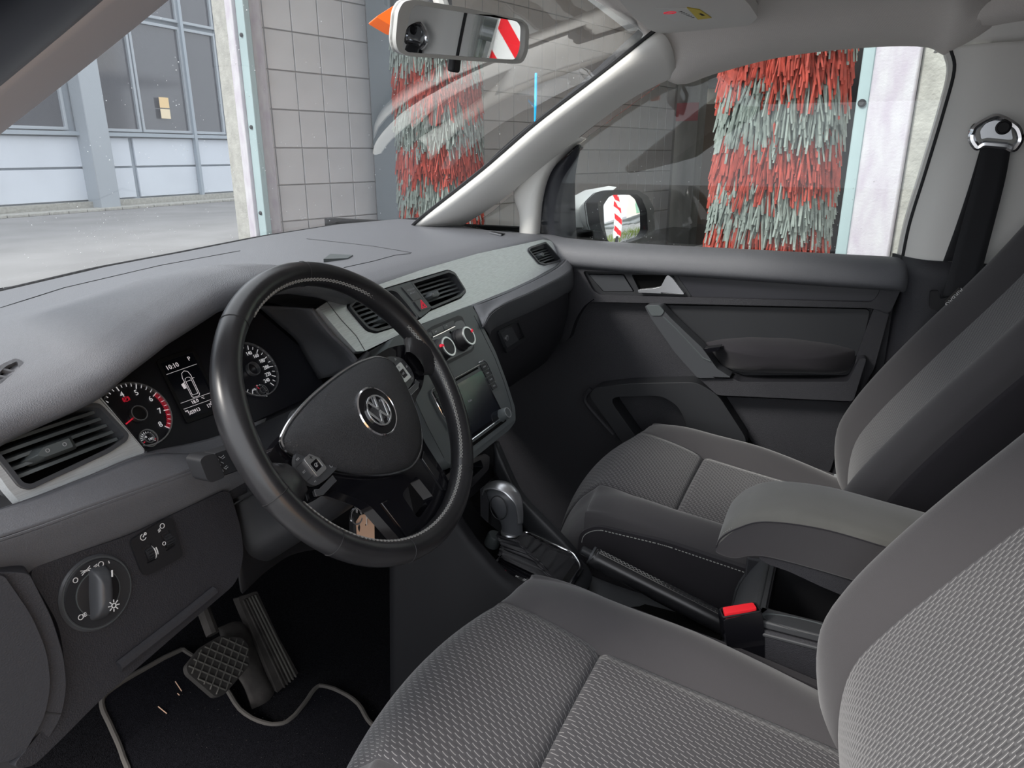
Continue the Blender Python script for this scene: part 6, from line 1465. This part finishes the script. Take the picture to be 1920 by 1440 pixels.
g=G(); AQ=Fr((0,-.388,.775),u=(1,0,0),v=(0,1,0)); g.prism(rnd(rect(-.030,-.02,.034,.02),.008),AQ,-.006,.004); obj('release_latch',g,'plain',ar,bev=.003)
# ---- belt buckle
bk=thing('belt_buckle','black seat belt buckle with red button beside the driver seat','buckle',(-.11,-.44,.60))
BKF=Fr(at(1392,1160,0,-.108),u=(.45,-.87,.16),v=(0,.15,1)); BKF=Fr(BKF.O,u=tuple(BKF.u),v=tuple((BKF.v-BKF.u*BKF.v.dot(BKF.u)).normalized()))
body=rnd([(-.027,.004),(.027,.008),(.028,-.03),(.022,-.095),(-.018,-.095),(-.026,-.03)],.004)
g=G(); g.prism(body,BKF,-.022,.002); obj('housing',g,'gloss',bk,bev=.003,bseg=3)
TFc=Fr(BKF.p(0,.0075,-.010),u=tuple(BKF.u),v=tuple(-BKF.n)); g=G(); g.prism(rnd([(-.023,-.0075),(.022,-.0075),(.022,.008),(-.021,.008)],.003),TFc,-.004,.003); 
obj('release_button',g,'red',bk,bev=.0012,label='bright red release button')
g=G(); g.tube([TFc.p(a,b,.000) for a,b in rnd([(-.0265,-.011),(.0265,-.011),(.0265,.0105),(-.0245,.0105)],.004)],.0012,6,closed=True); obj('housing_lip',g,'black',bk)
g=G(); g.line(BKF,[(-.012,-.078),(.012,-.076)],.0006,.0022); obj('moulding_line',g,'dimtext',bk,flat=True)
g=G(); g.box(BKF,0,-.13,-.008,.032,.08,.004); obj('stalk_strap',g,'black',bk)
# ============================================================= FOOTWELL
bp_f=Fr((-.21,.50,.405),t=38); 
pk_=[(414,1190),(452,1195),(466,1212),(467,1248),(420,1305),(408,1308),(352,1264),(349,1245),(378,1208)]
br=thing('brake_pedal','square rubber brake pedal with diamond tread','pedal',bp_f.p(0,0,0))
L=rnd(bp_f.pl([(378,1212),(412,1192),(455,1196),(467,1212),(468,1248),(420,1303),(404,1307),(352,1262),(349,1248)]),.006)
g=G(); g.prism(L,bp_f,-.014,0); obj('pad',g,'rubber',br,bev=.003)
# tread: raised ribs in a diamond grid clipped to the pad
def clipseg(L,p,q):
    ts=[]; p=V(p);q=V(q); d=q-p
    for i in range(len(L)):
        a=V(L[i-1]); b=V(L[i]); e=b-a; den=d.x*e.y-d.y*e.x
        if abs(den)<1e-12: continue
        t=((a.x-p.x)*e.y-(a.y-p.y)*e.x)/den; s=((a.x-p.x)*d.y-(a.y-p.y)*d.x)/den
        if 0<=s<=1: ts.append(t)
    return (p+d*min(ts),p+d*max(ts)) if len(ts)>1 else None
I=inset(L,.004); cxp=sum(a for a,b in I)/len(I); cyp=sum(b for a,b in I)/len(I)
for fam in(R(32),R(122)):
    dx=V((math.cos(fam),math.sin(fam))); nx=V((-dx.y,dx.x))
    for k in range(-5,6):
        c=V((cxp,cyp))+nx*k*.0145; s_=clipseg(I,c-dx*.2,c+dx*.2)
        if s_ and (s_[1]-s_[0]).length>.01:
            g=G(); g.line(bp_f,[tuple(s_[0]),tuple(s_[1])],.0022,.0015,.004); obj('tread_rib',g,'worn',br,bev=.0006)
g=G(); ta=bp_f.p(cxp+.03,cyp+.05,-.02); g.tube(cr([ta,ta+V((.02,.05,.06)),ta+V((.03,.12,.22)),ta+V((.03,.16,.4))],5),.013,10); obj('arm',g,'dusty',br)
gpF=Fr((-.07,.50,.32),t=25)
gpd=thing('accelerator_pedal','long ribbed accelerator pedal with worn edges','pedal',gpF.p(0,0,0))
L=rnd(gpF.pl([(446,1120),(482,1108),(520,1190),(578,1296),(574,1308),(540,1322),(528,1318),(490,1225)]),.004)
g=G(); g.prism(L,gpF,-.018,0); obj('plate',g,'dusty',gpd,bev=.003)
for k in range(5):
    t_=(k+.7)/5.6; p0=gpF.ab(lerp(452,482,t_),lerp(1128,1114,t_)); p1=gpF.ab(lerp(535,572,t_),lerp(1306,1292,t_)); g=G(); g.line(gpF,[p0,p1],.0035,.0015,.004); obj('rib',g,'worn' if k in(3,4,2) else 'dusty',gpd,bev=.0008)
g=G(); g.surf([[gpF.p(*gpF.ab(x,y),c) for (x,y),c in zip(r,(-.02,-.01,-.02))] for r in([(420,1175),(450,1165),(480,1200)],[(440,1240),(470,1240),(500,1260)],[(470,1290),(500,1290),(525,1310)],[(485,1340),(510,1350),(535,1352)])],4,4); obj('pedal_housing',g,'dusty',gpd,solid=.01)
# floor mat: pile sheet with bound edge following the photo outline, lying on the carpet
def mfz(y): return tabl([(-1.65,.22),(-.7,.24),(-.1,.24),(.35,.25),(.6,.29),(.85,.45),(.98,.75)],y)+.012
def onfloor(px,py,dz=0):
    D=ray(px,py); lo,hi=.5,3
    for _ in range(50):
        m=(lo+hi)/2; q=CAM+D*m
        if q.z-dz>mfz(q.y): lo=m
        else: hi=m
    return CAM+D*m
mt=thing('floor_mat','black pile floor mat with frayed grey bound edge in the driver footwell','floor mat',(-.25,.4,.26))
mo_=[(240,1440),(225,1400),(205,1355),(192,1325),(198,1300),(250,1265),(330,1222),(350,1222),(400,1260),(425,1292),(450,1330),(485,1352),(520,1358),(545,1348),(570,1320),(590,1292),(605,1286),(640,1298),(672,1320),(690,1350),(712,1372),(760,1420),(760,1500),(500,1600),(300,1560)]
MP=[onfloor(*q) for q in mo_]
cen=sum(MP,V())/len(MP); rows=[]
L=cr(MP,3,True)
g=G(); g.prism([(p.x,p.y) for p in L],Fr((0,0,0),u=(1,0,0),v=(0,1,0)),0,.006)
g.v=[V((p.x,p.y,mfz(p.y)-.006+p.z)) for p in g.v]; obj('pile',g,'pile',mt,flat=True)
g=G(); g.tube([V((p.x,p.y,mfz(p.y)-.001))+V((0,0,.0006*math.sin(i*2.3))) for i,p in enumerate(L)],.0052,8,closed=True); obj('bound_edge',g,'binding',mt)
for (x,y,x2,y2) in((297,1327,313,1340),(329,1280,341,1298),(333,1302,337,1306)):
    p=onfloor(x,y); q=onfloor(x2,y2); g=G(); g.tube([p+V((0,0,.003)),q+V((0,0,.003))],.0010,5); obj('straw_bit',g,'tag',label={1327:'reddish dry straw on the floor mat farthest from the pedals',1280:'pale dry straw on the floor mat, nearer the brake pedal',1302:'tiny crumb of straw beside the pale straw on the mat'}[y],cat='straw')
rr_=random.Random(3); g=G()
for i in range(160):
    p=onfloor(rr_.uniform(300,760),rr_.uniform(1290,1430)); drop(g,p+V((0,0,.002)),rr_.uniform(.0003,.0007))
obj('lint_specks',g,'worn',label='pale lint specks scattered on the floor mat',cat='lint',kind='stuff')
# text on the little airbag tag
lq=at_.ab(1789,557); g=G(); g.text('AIRBAG',at_,lq[0],lq[1],.0115,.0024,rot=PI+math.atan2(at_.ab(1797,539)[1]-at_.ab(1771,565)[1],at_.ab(1797,539)[0]-at_.ab(1771,565)[0])); obj('lettering',g,'white',lb,flat=True)
# warm side of the car body around the open driver door is outside the view; sky light enters there
